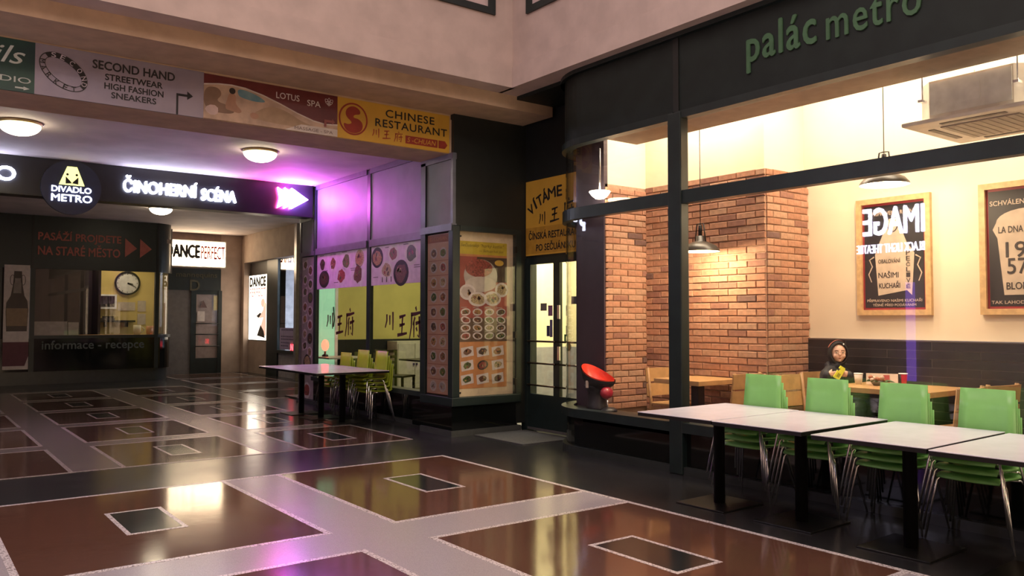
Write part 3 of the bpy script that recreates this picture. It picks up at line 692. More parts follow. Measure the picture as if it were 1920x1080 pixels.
t, F0 = banner('secondhand_banner', 'shiny silver banner reading SECOND HAND in black', 1.03, 2.61, 3.655, 4.152, mat('silver_vinyl', (.40, .36, .42), .22, .35, c2=(.33, .30, .38), noise=(2.5, .1), bump=.25))
K = mat('banner_black_ink', (.012, .012, .014), .5); mb = MB(F0)
mb.text('SECOND HAND', .50, .345, .78, .085, 0, K, 0, bold=.05); mb.text('STREETWEAR', .615, .245, .545, .062, 0, K, 0, bold=.05)
mb.text('HIGH FASHION', .61, .155, .56, .062, 0, K, 0, bold=.05); mb.text('SNEAKERS', .675, .07, .425, .060, 0, K, 0, bold=.05)
mb.poly([(1.30, .0), (1.32, .0), (1.32, .20), (1.41, .20), (1.41, .17), (1.47, .215), (1.41, .26), (1.41, .225), (1.30, .225)], 0, .001, K); mb.build('lettering', t)
mb = MB(F0); rt = -.60; cu, cv = .245, .255
mb.ring(cu, cv, .235, .150, .008, 0, .001, K, 48, rt); mb.ring(cu, cv, .233, .148, .05, 0, .0012, K, 24, rt, -.15, PI-.25, .095)
mb.ring(cu, cv-.0, .188, .100, .006, 0, .001, K, 48, rt)
def on_arc(s, a0, a1, ru, rv, h, m, n, flip):
    for i, ch in enumerate(s):
        a = a0+(a1-a0)*(i+.5)/len(s); x, y = ru*math.cos(a), rv*math.sin(a); X_, Y_ = cu+x*math.cos(rt)-y*math.sin(rt), cv+x*math.sin(rt)+y*math.cos(rt)
        tx, ty = -ru*math.sin(a), rv*math.cos(a); g = math.atan2(ty, tx)+rt+(PI if not flip else 0)
        w = h*.85; mb.text(ch, X_-w/2*math.cos(g)+h/2*math.sin(g), Y_-w/2*math.sin(g)-h/2*math.cos(g), w, h, n, m, 0, .02, rot=g)
on_arc('SECOND', PI-.45, -.05, .206, .121, .047, mat('silver_ink', (.5, .45, .52), .4), .002, False)
on_arc('MARKET', PI+.12, 2*PI-.45, .208, .124, .047, K, .002, True)
mb.build('emblem', t)
t, F0 = banner('spa_banner', 'maroon and photo print banner reading LOTUS SPA', 2.61, 4.16, 3.66, 4.145, mat('maroon_vinyl', (.13, .022, .022), .25, coat=.4, bump=.15))
mb = MB(F0); arc = [(0, .375), (.15, .40), (.3, .41), (.45, .40), (.65, .355), (.85, .29), (1.05, .215), (1.25, .155), (1.4, .135), (1.55, .15)]
mb.flat([(0, 0), (1.55, 0)]+[(a, b-.015) for a, b in reversed(arc)], .0005, mat('spa_cloud', (.50, .36, .26), .3, noise=(6, .2), coat=.4))
for i in range(len(arc)-1):
    mb.flat([(arc[i][0], arc[i][1]-.015), (arc[i+1][0], arc[i+1][1]-.015), (arc[i+1][0], arc[i+1][1]), (arc[i][0], arc[i][1])], .001, mat('spa_white', (.62, .55, .5), .4))
mb.flat(soft([(.36, .37), (.45, .375), (.6, .33), (.70, .27), (.55, .26), (.42, .28), (.37, .30)]), .001, mat('spa_sky', (.10, .25, .32), .4, c2=(.2, .33, .36)))
mb.flat(soft([(0, .08), (0, .34), (.15, .36), (.2, .28), (.12, .2), (.3, .17), (.35, .08)]), .0015, mat('spa_rock', (.24, .15, .10), .5))
mb.flat(soft([(.5, .06), (.55, .14), (.68, .22), (.8, .24), (.95, .2), (1.1, .12), (1.3, .07), (1.3, .04)], 2), .0015, mat('spa_ruin', (.40, .28, .18), .5))
mb.flat(soft([(.22, .13), (.26, .28), (.28, .31), (.32, .32), (.35, .28), (.34, .2), (.42, .13), (.38, .10), (.3, .12)], 2), .002, mat('spa_skin', (.42, .24, .16), .5)); mb.ell(.305, .34, .035, .035, .0022, None, mat('spa_hair', (.03, .02, .015), .5), 12)
mb.ell(.095, .1, .07, .05, .002, None, mat('spa_petals', (.6, .45, .42), .5), 10, .2); mb.ell(.55, .1, .05, .035, .002, None, mat('spa_skin'), 10, .1)
mb.flat([(.9, 0), (1.55, 0), (1.55, .085), (1.1, .085)], .0025, mat('spa_white')); mb.build('picture', t)
mb = MB(F0); SW = mat('spa_letter_white', (.66, .58, .56), .5); mb.text('LOTUS', .80, .345, .275, .07, .001, SW, 0, bold=.015); mb.build('lettering', t); mb = MB(F0); mb.text('SPA', 1.17, .315, .165, .07, .001, SW, 0, bold=.015)
mb.build('lettering', t); mb = MB(F0); mb.text('MASSAGE - SPA', 1.02, .022, .47, .036, .0035, mat('spa_grey', (.22, .16, .15), .5), 0, bold=.01)
mb.build('caption', t)['kind'] = 'stuff'
mb = MB(F0); mb.ring(1.44, .39, .045, .02, .007, .001, .002, SW, 16); mb.ring(1.44, .40, .018, .05, .006, .001, .002, SW, 16); mb.ring(1.42, .395, .022, .045, .006, .001, .002, SW, 16, .6); mb.ring(1.46, .395, .022, .045, .006, .001, .002, SW, 16, -.6)
mb.build('lotus_mark', t)
mb = MB(F0); mb.poly([(1.38, .10), (1.41, .10), (1.41, .155), (1.48, .155), (1.48, .135), (1.52, .17), (1.48, .205), (1.48, .185), (1.38, .185)], .002, .003, mat('spa_red', (.30, .10, .09), .5)); mb.build('arrow', t)
t, F0 = banner('restaurant_banner', 'yellow banner reading CHINESE RESTAURANT next to the black pillar', 4.16, 5.73, 3.66, 4.145, mat('yellow_vinyl', (.62, .36, .045), .45, noise=(2, .08)))
RD = mat('banner_red', (.30, .035, .020), .5); mb = MB(F0); mb.ring(.205, .245, .19, .195, .02, 0, .001, RD, 40)
mb.flat(soft([(.07, .19), (.10, .10), (.21, .065), (.32, .11), (.335, .20), (.28, .255), (.20, .26), (.215, .30), (.30, .31), (.29, .37), (.20, .41), (.11, .36), (.10, .27), (.20, .20), (.14, .17)]), .0012, RD); mb.build('emblem', t)['label'] = 'red ring emblem with a curled red shape'
mb = MB(F0); mb.text('CHINESE', .64, .335, .70, .095, 0, K, 0, bold=.03, space=1.1); mb.text('RESTAURANT', .50, .205, 1.03, .095, 0, K, 0, bold=.03, space=1.1)
mb.strokes(CHUAN, .46, .065, .10, .115, 0, RD, .14); mb.strokes(WANG, .60, .06, .11, .11, 0, RD, .14); mb.strokes(FU, .76, .045, .12, .125, 0, RD, .11)
mb.box(.92, 1.39, .045, .145, 0, .001, RD); mb.text('S -CHUAN', .945, .065, .42, .062, .002, mat('yellow_vinyl'), 0, shear=.2)
mb.poly([(1.405, .045), (1.50, .045), (1.54, .095), (1.50, .145), (1.405, .145)], 0, .001, RD); mb.build('lettering', t)
bx('edge_lip', 5.732, 5.76, 9.0, 9.02, 3.655, 4.10, mat('warm_tinted_fascia'), trim2)
# ================================================================== MENUS
FOOD = [mat('food_%d' % i, c, .5, noise=(60, .5)) for i, c in enumerate(((.12, .05, .03), (.20, .08, .04), (.07, .035, .025), (.10, .12, .03), (.30, .16, .06), (.25, .05, .04), (.05, .08, .02), (.34, .25, .14)))]
PLT = mat('plate_white', (.55, .48, .48), .4); PLB = mat('plate_black', (.03, .025, .025), .4)
def dish(mb, u, v, r, food, plate=None, sq=1.0, sq_plate=False, rot=0.0, n=.001):
    p = plate or PLT
    if sq_plate:
        pts = [(u+r*1.15*a*math.cos(rot)-r*.8*b*math.sin(rot), v+r*1.15*a*math.sin(rot)+r*.8*b*math.cos(rot)) for a, b in ((-1, -.8), (.9, -1), (1, .8), (-.9, 1))]; mb.flat(pts, n, p)
    else: mb.ell(u, v, r, r*sq, n, None, p, 20, 0, rot)
    mb.ell(u, v, r*.74, r*.70*sq, n+.0008, None, food, 14, .14, rot)
    for _ in range(4):
        mb.ell(u+random.uniform(-.4, .4)*r, v+random.uniform(-.35, .35)*r*sq, r*.18, r*.13, n+.0014, None, random.choice(FOOD), 7, .2, random.uniform(0, 3))
def bars(mb, u, v, w, k, m, n=.001, h=.012, gap=.026):
    for i in range(k): mb.box(u, u+w*random.uniform(.6, 1), v-i*gap, v-i*gap+h, n, n+.0006, m)
PINKV = mat('pink_white_vinyl', (.56, .42, .52), .45); INKG = mat('menu_ink', (.16, .10, .13), .6)
def pdish(t, F0, *a, **k): mb = MB(F0); dish(mb, *a, **k); mb.build('printed_dish', t)
t = thing('menu_banner', 'pink menu banner with seven dishes above the left restaurant pane', 'banner', (6.0, 12.8, 2.03)); F0 = fX(5.9995, 13.76, 2.03)
MB(F0).box(0, 1.92, 0, .608, -.012, 0, PINKV).build('sheet', t); mb = MB(F0); cap = MB(F0)
pdish(t, F0, .23, .43, .14, FOOD[2], PLT, 1, True, .3); pdish(t, F0, .66, .42, .14, FOOD[1], PLT, 1.0); pdish(t, F0, 1.17, .44, .17, FOOD[3], PLT, .9); pdish(t, F0, 1.66, .455, .16, FOOD[4], FOOD[7], .9)
pdish(t, F0, .30, .17, .21, FOOD[2], PLB, .72); pdish(t, F0, .98, .20, .19, FOOD[5], PLT, .85); pdish(t, F0, 1.60, .20, .20, FOOD[0], PLT, 1, True, -.3)
for u, v in ((.12, .575), (.55, .575), (1.0, .585), (.28, .305), (.7, .09), (1.33, .30), (1.35, .27)): bars(cap, u, v, .26, 1, INKG)
cap.build('caption_lines', t)['kind'] = 'stuff'
t = thing('menu_banner', 'pink menu banner with two big pots above the right restaurant pane', 'banner', (6.0, 10.9, 2.03)); F0 = fX(5.9995, 11.69, 2.03)
MB(F0).box(0, 1.55, 0, .608, -.012, 0, PINKV).build('sheet', t); mb = MB(F0); cap = MB(F0)
pdish(t, F0, .20, .43, .19, FOOD[4], PLB, .85); pdish(t, F0, .71, .46, .17, FOOD[1], PLT, .75); pdish(t, F0, 1.25, .43, .19, FOOD[6], PLT, .9)
pdish(t, F0, .50, .22, .20, FOOD[7], PLT, .75); pdish(t, F0, .95, .16, .23, FOOD[0], PLB, .85)
for a in (.36, .50, .64): mb.box(a, a+.02, .04, .12, .001, .002, BLACKM)
for u, v in ((.45, .56), (1.02, .57), (1.33, .25), (1.33, .22), (.07, .12)): bars(cap, u, v, .2, 1, INKG)
mb.build('print', t); cap.build('caption_lines', t)['kind'] = 'stuff'
# narrow poster on the pilaster
t = thing('menu_poster', 'narrow grey menu strip with pairs of dishes on the dark pilaster', 'poster', (6.0, 14.2, .07)); F0 = fX(6.012, 14.46, .07)
MB(F0).box(0, .55, 0, 2.56, -.01, 0, mat('grey_pink_vinyl', (.30, .26, .25), .5)).build('sheet', t); mb = MB(F0)
for i in range(7):
    z = 2.42-i*.245; pdish(t, F0, .15, z-.03*(i % 2), .10, FOOD[(i*3) % 8], None, .9, i % 2 == 0, .3); pdish(t, F0, .38, z-.11, .11, FOOD[(i*5+1) % 8], PLB if i % 3 == 2 else PLT, .9)
mb.ell(.27, .62, .17, .18, .001, None, PLB, 20); mb.ell(.27, .66, .12, .11, .002, None, FOOD[7], 14, .1); mb.flat([(.15, .42), (.39, .42), (.36, .52), (.18, .52)], .002, PLB); pdish(t, F0, .27, .15, .15, FOOD[5])
mb.build('print', t)
# left face of the pillar
t = thing('menu_poster', 'tall orange menu of ten dish rows on the pillar side', 'poster', (5.76, 9.3, .52)); F0 = fX(5.757, 9.575, .52)
MB(F0).box(0, .54, 0, 2.11, -.015, 0, mat('orange_brown_vinyl', (.42, .24, .17), .45, noise=(3, .1))).build('board', t); mb = MB(F0)
mb.box(.0, .54, 2.0, 2.10, .0005, .001, mat('rust_print', (.24, .07, .04), .5)); mb.text('S - CCHUAN', .06, 2.025, .42, .05, .0015, mat('orange_print', (.42, .16, .08), .5), 0, bold=.02)
for i in range(10):
    for j in range(2): pdish(t, F0, .16+j*.23, 1.86-i*.195, .085, FOOD[(i*2+j*3) % 8] if i < 9 else mat('grey_pink_vinyl'), mat('plate_dim', (.42, .34, .32), .5), .85); 
    mb.box(.02, .52, 1.755-i*.195, 1.762-i*.195, .0005, .001, mat('rust_print'))
mb.build('print', t)
# menu in the front case
t = thing('menu_poster', 'lit case poster with hot pot, red dish rows and orange rows on pillar front', 'poster', (6.25, 8.99, .5)); F0 = fY(5.86, 8.985, .50)
MB(F0).box(-.015, .895, 0, 2.155, -.03, -.003, mat('cream_board', (.62, .50, .34), .6)).build('backing', t)
MB(F0).box(.02, .79, .10, 2.02, -.002, 0, mat('orange_print_bg', (.48, .20, .075), .5)).build('sheet', t)
mb = MB(F0); mb.box(.02, .79, .71, 1.83, .0005, .001, mat('red_print_bg', (.27, .05, .04), .5, noise=(2, .25))); mb.box(.02, .79, .71, 1.02, .0012, .0015, mat('brown_print_bg', (.10, .055, .035), .5))
mb.box(.02, .79, 1.86, 2.03, .0005, .001, mat('yellow_print_bg', (.48, .36, .03), .5)); mb.box(.3, .79, 1.5, 1.83, .0012, .0016, mat('dark_print_bg', (.05, .025, .02), .5))
mb.text('Sečuánský "horký kotlík"', .04, 1.945, .70, .06, .002, mat('olive_ink', (.12, .09, .015), .5), 0, shear=.25); mb.text('— Sichuan hot pot', .33, 1.885, .40, .045, .002, mat('olive_ink'), 0, shear=.25)
mb.ell(.36, 1.58, .27, .22, .002, None, mat('pot_steel', (.36, .31, .29), .35), 28); mb.ell(.33, 1.68, .22, .12, .003, None, FOOD[5], 24); mb.ell(.36, 1.47, .25, .10, .0035, None, mat('plate_pale', (.45, .38, .35), .4), 24)
pdish(t, F0, .15, 1.36, .13, mat('plate_dim'), PLT, .8, n=.004); pdish(t, F0, .31, 1.27, .15, FOOD[7], PLT, .65, n=.005); pdish(t, F0, .55, 1.28, .14, FOOD[7], PLT, .7, n=.004); pdish(t, F0, .70, 1.40, .11, FOOD[7], PLT, .9, n=.005)
mb.ell(.66, 1.76, .075, .04, .003, None, mat('gold_print', (.55, .34, .05), .5), 16)
for i in range(4):
    for j in range(4): pdish(t, F0, .12+j*.19, 1.10-i*.105, .078, FOOD[(i*4+j*3+1) % 8], PLT, .6, n=.003, rot=random.uniform(-.3, .3)); mb.box(.05+j*.19, .14+j*.19, 1.155-i*.105, 1.163-i*.105, .002, .0025, mat('grey_pink_vinyl'))
for i in range(3):
    for j in range(3): pdish(t, F0, .15+j*.245, .58-i*.18, .088, FOOD[(i*3+j*2) % 8], PLB if (i, j) == (1, 1) else PLT, .7, (i, j) != (1, 1), .2, n=.002)
mb.build('print', t)
for u, v in ((.04, 2.09), (.04, .05)): MB(F0).ell(u, v, .012, .012, -.003, .006, BLACKM, 10).build('pin', t)
# yellow welcome sign over the door
t = thing('welcome_sign', 'yellow restaurant sign with arched black lettering over the entrance door', 'sign', (6.93, 8.3, 2.37)); F0 = fX(6.935, 8.93, 2.37)
MB(F0).box(0, 1.18, 0, 1.02, -.018, 0, mat('sign_yellow', (.62, .36, .045), .5, noise=(2, .06))).build('board', t)
mb = MB(F0); mb.box(0, 1.18, .02, .38, .0005, .001, mat('sign_ochre', (.46, .25, .03), .5)); K2 = mat('banner_black_ink')
for ch, x, y, g, w_, h_ in (('V', .12, .625, .62, .11, .13), ('Í', .205, .71, .52, .045, .165), ('T', .305, .735, .40, .11, .14), ('Á', .415, .795, .26, .12, .18), ('M', .56, .81, .10, .15, .14), ('E', .715, .82, .02, .10, .14)):
    mb.text(ch, x-w_/2*math.cos(g)+h_/2*math.sin(g), y-w_/2*math.sin(g)-h_/2*math.cos(g), w_, h_, .001, K2, 0, .05, rot=g)
mb.strokes(CHUAN, .29, .40, .14, .18, .001, K2, .16); mb.strokes(WANG, .52, .42, .19, .19, .001, K2, .15); mb.strokes(FU, .79, .41, .21, .28, .001, K2, .12)
mb.text('ČÍNSKÁ RESTAURACE', .07, .215, 1.07, .125, .002, K2, 0, bold=.03); mb.text('PO SEČUÁNSKU', .23, .055, .80, .12, .002, K2, 0, bold=.03); mb.build('lettering', t)
tag(bx('door_mat', 6.05, 6.88, 7.85, 8.88, .0, .012, mat('grey_mat', (.060, .058, .060), .8, noise=(60, .3))), 'grey rubber mat before the restaurant entrance door', 'mat')

# ================================================================== LAMPS
OPAL = mat('opal_lamp_glass', (.9, .85, .75), .4, emit=(1, .86, .60), es=16.0)
def dome_lamp(x, y, z, r, label):
    t = thing('ceiling_lamp', label, 'lamp', (x, y, z))
    mb = MB(); mb.lathe([(r*1.0, 0), (r*1.04, -.03), (r*.97, -.045), (r*.9, -.03)], x, y, mat('brass_rim', (.50, .38, .18), .35, .6), 32, z); mb.build('rim', t)
    mb = MB(); mb.lathe([(r*.97, -.04)]+[(r*.97*math.cos(a), -.04-.55*r*math.sin(a)) for a in [PI/2*i/8 for i in range(1, 8)]]+[(.0, -.04-.55*r)], x, y, OPAL, 32, z); mb.build('bowl', t)
dome_lamp(4.09, 11.38, 3.885, .235, 'opal dome ceiling lamp nearest the purple-lit wall panels')
dome_lamp(1.17, 11.48, 3.885, .235, 'opal dome ceiling lamp above the silver banner beam')
dome_lamp(4.50, 18.45, 3.885, .235, 'opal dome ceiling lamp behind the black theatre sign')
t = thing('bowl_lamp', 'small opal bowl lamp on a rod inside the curved window corner', 'lamp', (6.52, 7.0, 2.95))
mb = MB(); mb.lathe([(.0, -.075), (.05, -.068), (.095, -.03), (.125, .012), (.118, .018), (.08, .0)], 6.52, 7.0, OPAL, 24, 2.97); mb.build('bowl', t)
MB().tube([(6.52, 7.0, 2.97), (6.52, 7.0, 3.49)], .012, mat('steel_trim')).build('rod', t)
SHO = mat('bronze_shade', (.06, .05, .04), .35, .3); SHI = mat('white_enamel', (.85, .80, .70), .4)
def pendant(x, y, z, r, ztop, power, label):
    t = thing('pendant_lamp', label, 'lamp', (x, y, z))
    mb = MB(); pr = [(r, 0), (r*.98, .02), (r*.80, .065), (r*.45, .10), (.05, .115), (.045, .17), (0, .175)]; mb.lathe(pr, x, y, SHO, 32, z, caps=False)
    sh = mb.build('shade', t)
    mb = MB(); mb.lathe([(r*.985, .002), (r*.78, .057), (r*.43, .092), (.0, .10)], x, y, SHI, 32, z, caps=False); mb.build('liner', sh)
    MB().ball((x, y, z+.055), .034, .034, .038, mat('bulb_glow', (1, .9, .7), .4, emit=(1, .80, .48), es=40)).build('bulb', t)
    for s_ in (-1, 1): MB().tube([(x, y+s_*.075, z+.09), (x, y+s_*.045, z+.30), (x, y+s_*.0, z+.305)], .007, BLACKM, 6).build('bracket', t)
    MB().lathe([(.022, 0), (.022, .12), (.012, .13)], x, y, BLACKM, 12, z+.16).build('socket', t)
    MB().tube([(x, y, z+.28), (x, y, ztop)], .004, BLACKM, 6).build('cord', t)
    l = bpy.data.lights.new('bulb', 'POINT'); l.energy = power; l.color = (1, .78, .48); l.shadow_soft_size = .05
    o = bpy.data.objects.new('bulb_light', l); COL.objects.link(o); o.parent = t; o.location = (0, 0, -.03)
pendant(6.95, 5.88, 2.235, .205, 4.30, 38, 'bronze pendant lamp hanging before the wide brick face')
pendant(7.20, 3.945, 2.73, .215, 4.30, 38, 'bronze pendant lamp hanging before the framed apron poster')

# ================================================================== FURNITURE: white tables
def make_table(name, label, group, m_top):
    t = thing(name, label, 'table', (0, 0, 0), group)
    tt = MB().box(-.57, .57, -.372, .372, .748, .755, m_top).build('table_top', t, True, .003)
    MB().box(-.567, .567, -.369, .369, .722, .749, BLACKM).build('edge_core', tt, True)
    mb = MB(); mb.lathe([(.045, .01), (.045, .72), (.08, .722)], 0, 0, BLACKM, 20); mb.build('column', t, True)
    MB().box(-.26, .26, -.24, .24, 0, .012, BLACKM).build('base_plate', t, True, .003)
    MB().box(-.25, .25, -.05, .05, .70, .722, BLACKM).build('bracket', t, True)
    return t
ORD = ('first', 'second', 'third', 'fourth', 'fifth')
lab = 'white laminate table on black column in the row beside the brick-walled café window'
tb = make_table('cafe_table', lab, 'white tables in a row by the café window', TABLEW)
for i, (x, y, a) in enumerate(((5.438, 4.42, .02), (5.433, 3.655, .018), (5.39, 2.81, .035), (5.365, 2.03, .03))):
    o = tb if i == 0 else dup(tb); o.location = (x, y, 0); o.rotation_euler = (0, 0, a); o['label'] = ORD[i]+' white laminate table from the café window mullion in the row of tables'
tb2 = make_table('cafe_table', 'white laminate table on black column in the row under the brush-lettered restaurant window', 'white tables in a row by the restaurant window', mat('greyed_laminate', (.55, .52, .55), .2))
for i, (x, y) in enumerate(((5.26, 12.625), (5.26, 11.87), (5.255, 11.115))):
    o = tb2 if i == 0 else dup(tb2); o.location = (x, y, 0); o['label'] = ORD[2-i]+' white table from the black pillar, below the brush-lettered restaurant window'

# ================================================================== FURNITURE: green stacking chairs (local: front is -X)
def make_chair(name, label, group, m):
    t = thing(name, label, 'chair', (0, 0, 0), group)
    def shell(nm, prof, w0, w1):
        mb = MB(); k = len(prof); N = 6; vs = []
        for s_ in (0, 1):
            for i, (x, z) in enumerate(prof):
                w = w0+(w1-w0)*i/(k-1)
                d = Vector((prof[min(i+1, k-1)][0]-prof[max(i-1, 0)][0], prof[min(i+1, k-1)][1]-prof[max(i-1, 0)][1])).normalized(); nx, nz = -d.y*.012*s_, d.x*.012*s_
                for j in range(N+1):
                    q = -1+2*j/N; vs.append((x+nx+.012*q*q*(-1 if nm == 'backrest' else 0), q*w/2, z+nz+(.006*q*q if nm == 'seat' else 0)))
        L = N+1; fs = []; o2 = k*L
        for i in range(k-1):
            for j in range(N):
                a = i*L+j; fs += [(a, a+1, a+L+1, a+L), (o2+a, o2+a+L, o2+a+L+1, o2+a+1)]
            fs += [(i*L, i*L+L, o2+i*L+L, o2+i*L), (i*L+N, o2+i*L+N, o2+i*L+L+N, i*L+L+N)]
        for j in range(N): fs += [(j, o2+j, o2+j+1, j+1), ((k-1)*L+j, (k-1)*L+j+1, o2+(k-1)*L+j+1, o2+(k-1)*L+j)]
        mb.add(vs, fs, m, True); return mb.build(nm, t, True)
    shell('seat', [(-.21, .425), (-.195, .442), (-.15, .448), (-.02, .438), (.10, .434), (.15, .442), (.172, .465)], .40, .40)
    shell('backrest', [(.170, .46), (.183, .50), (.192, .57), (.203, .70), (.215, .84)], .40, .355)
    for s_ in (-1, 1):
        MB().tube([(-.10, s_*.15, .430), (-.15, s_*.205, .430), (-.165, s_*.222, .405), (-.215, s_*.285, .003)], .008, CHROME, 8).build('leg', t, True)
        MB().tube([(.06, s_*.15, .428), (.095, s_*.205, .428), (.108, s_*.222, .405), (.172, s_*.285, .003)], .008, CHROME, 8).build('leg', t, True)
        MB().tube([(-.10, s_*.15, .430), (.06, s_*.15, .428)], .008, CHROME, 8).build('side_rail', t, True)
        MB().box(-.06, -.03, s_*.15-.012, s_*.15+.012, .397, .428, BLACKM).build('stacking_pad', t, True)
    MB().tube([(-.03, -.15, .428), (-.03, .15, .428)], .007, CHROME, 8).build('cross_bar', t, True)
    return t
def stacks(spots, m, name, col, where, grp):
    top = make_chair(name, col, grp, m); low = None
    for i, (x, y, a, n) in enumerate(spots):
        for k in range(n):
            if k == n-1: o = top if i == 0 else dup(top)
            else:
                if low is None: low = dup(top); o = low
                else: o = dup(low)
            o['label'] = '%s stacking chair, %s, in the %s stack from the %s' % (col, 'topmost' if k == n-1 else ('lowest' if k == 0 else ORD[k]+' from the floor'), where[0][i], where[1])
            o.location = (x-k*.030*math.cos(a), y-k*.030*math.sin(a), k*.062); o.rotation_euler = (0, 0, a)
stacks(((5.941, 4.43, .005, 4), (5.941, 3.815, .005, 4), (5.941, 3.19, .0, 4), (5.940, 2.60, -.005, 4)), GREEN, 'stacking_chair', 'green', (ORD, 'café window mullion'), 'green chairs stacked behind the café tables')
stacks(((5.762, 12.34, .01, 3), (5.762, 11.66, .01, 4), (5.762, 11.06, .01, 4)), LIME, 'stacking_chair', 'lime green', (ORD[2::-1], 'black pillar'), 'lime chairs stacked by the restaurant window')

# ================================================================== DINING ROOM FURNITURE (dark)
BW = mat('black_wood', (.010, .008, .007), .4)
def ladder_chair(x, y, a, label):
    t = thing('dining_chair', label, 'chair', (x, y, .03))
    for sx in (-1, 1):
        MB().box(sx*.19-.018, sx*.19+.018, .18, .215, 0, .92, BW).build('back_post', t, True); MB().box(sx*.19-.018, sx*.19+.018, -.20, -.165, 0, .44, BW).build('leg', t, True)
    MB().box(-.21, .21, -.21, .22, .44, .475, BW).build('seat', t, True, .008)
    for z in (.60, .70, .80, .90): MB().box(-.19, .19, .185, .205, z-.03, z+.02, BW).build('slat', t, True)
    for y_ in (-.18, .2): MB().box(-.19, .19, y_-.01, y_+.01, .2, .23, BW).build('stretcher', t, True)
    t.rotation_euler = (0, 0, a)
ladder_chair(7.30, 13.1, .5, 'black ladder-back chair beside the pale cabinet in the dining room')
ladder_chair(6.62, 12.65, 2.6, 'black ladder-back chair turned away near the restaurant window')
def dark_table(x, y, label, mtop):
    t = thing('dining_table', label, 'table', (x, y, .03)); MB().box(-.4, .4, -.4, .4, .72, .75, mtop).build('table_top', t, True, .004)
    MB().lathe([(.04, .02), (.04, .72)], 0, 0, BW, 14).build('column', t, True); MB().lathe([(.26, 0), (.26, .02), (.05, .04)], 0, 0, BW, 20).build('base', t, True)
dark_table(6.95, 14.85, 'small dining table with pale top near the mint door', mat('pale_table', (.45, .42, .36), .3))
dark_table(7.85, 13.0, 'black dining table beside the ladder-back chair', BW)
t = thing('cabinet', 'pale low cabinet against the dark dado in the dining room', 'cabinet', (8.7, 15.2, .03))
bx('body', 8.3, 9.12, 15.0, 15.42, .03, 1.05, mat('pale_cabinet', (.52, .50, .36), .6), t); bx('door', 8.32, 8.70, 14.98, 15.0, .08, 1.0, mat('pale_cabinet'), t); bx('door', 8.72, 9.10, 14.98, 15.0, .08, 1.0, mat('pale_cabinet'), t)
bx('knob', 8.66, 8.69, 14.95, 14.98, .55, .6, BLACKM, t); bx('knob', 8.73, 8.76, 14.95, 14.98, .55, .6, BLACKM, t)
t = thing('red_lantern', 'small glowing red light above the pale dining table', 'lamp', (6.72, 15.0, .86))
MB().ball((6.72, 15.0, 1.0), .07, .07, .11, mat('red_glow', (.9, .1, .05), .4, emit=(1, .07, .04), es=7)).build('glow', t); MB().lathe([(.06, 0), (.06, .03), (.02, .05), (.02, .1)], 6.72, 15.0, BLACKM, 14, .78).build('stand', t)
# ================================================================== CAFE FURNITURE (wood)
def wood_table(x, y, sx, sy, z, label):
    t = thing('wooden_table', label, 'table', (x, y, .12))
    MB().box(-sx/2, sx/2, -sy/2, sy/2, z-.05, z, WOOD).build('table_top', t, True, .004)
    MB().box(-.05, .05, -.05, .05, .02, z-.05, BLACKM).build('column', t, True); MB().box(-.20, .20, -.16, .16, 0, .02, BLACKM).build('base_plate', t, True)
wood_table(6.95, 5.93, .70, .62, .75, 'small square oak table against the wide brick face')
wood_table(7.64, 4.085, .82, 1.02, .75, 'oak table with cups and flowers beside the dark tiles')
def wood_chair(x, y, a, label, group=None):
    t = thing('wooden_chair', label, 'chair', (x, y, .12), group)      # front is +Y locally, backrest at -Y
    for sx in (-1, 1):
        MB().tube([(sx*.20, -.215, 0), (sx*.20, -.20, .45), (sx*.205, -.245, .84)], .018, WOODD, 6).build('back_leg', t, True)
        MB().tube([(sx*.19, .19, 0), (sx*.185, .18, .43)], .019, WOODD, 6).build('leg', t, True)
    MB().box(-.21, .21, -.21, .21, .425, .455, WOOD).build('seat', t, True, .008)
    for z0, z1 in ((.52, .66), (.68, .83)):
        mb = MB(); N = 8; vs = []
        for z in (z0, z1):
            for d in (0, .018):
                for i in range(N+1):
                    q = -1+2*i/N; vs.append((q*.235, -.225-(z-.45)*.10-.028*(1-q*q)+d, z))
        L = N+1; fs = []
        for i in range(N):
            fs += [(i, i+1, 2*L+i+1, 2*L+i), (L+i, 3*L+i, 3*L+i+1, L+i+1), (2*L+i, 2*L+i+1, 3*L+i+1, 3*L+i), (i, L+i, L+i+1, i+1)]
        fs += [(0, 2*L, 3*L, L), (N, L+N, 3*L+N, 2*L+N)]
        mb.add(vs, fs, WOOD); mb.build('back_slat', t, True)
    for sx in (-1, 1): MB().box(sx*.19-.012, sx*.19+.012, -.2, .18, .36, .41, WOODD).build('side_rail', t, True)
    t.rotation_euler = (0, 0, a)
wood_chair(7.06, 6.33, PI, 'oak chair in the brick corner facing the small square table')
wood_chair(6.99, 5.56, 0, 'oak chair with its back to the brick pier end at the small table')
wood_chair(7.20, 4.72, PI, 'empty oak chair next to the seated child')
wood_chair(7.80, 4.85, PI, 'oak chair under the seated child')
wood_chair(7.00, 3.38, .0, 'oak chair seen from behind, half hidden by the last green stack')
wood_chair(7.58, 3.36, -.15, 'oak chair seen from behind next to the framed cup poster')

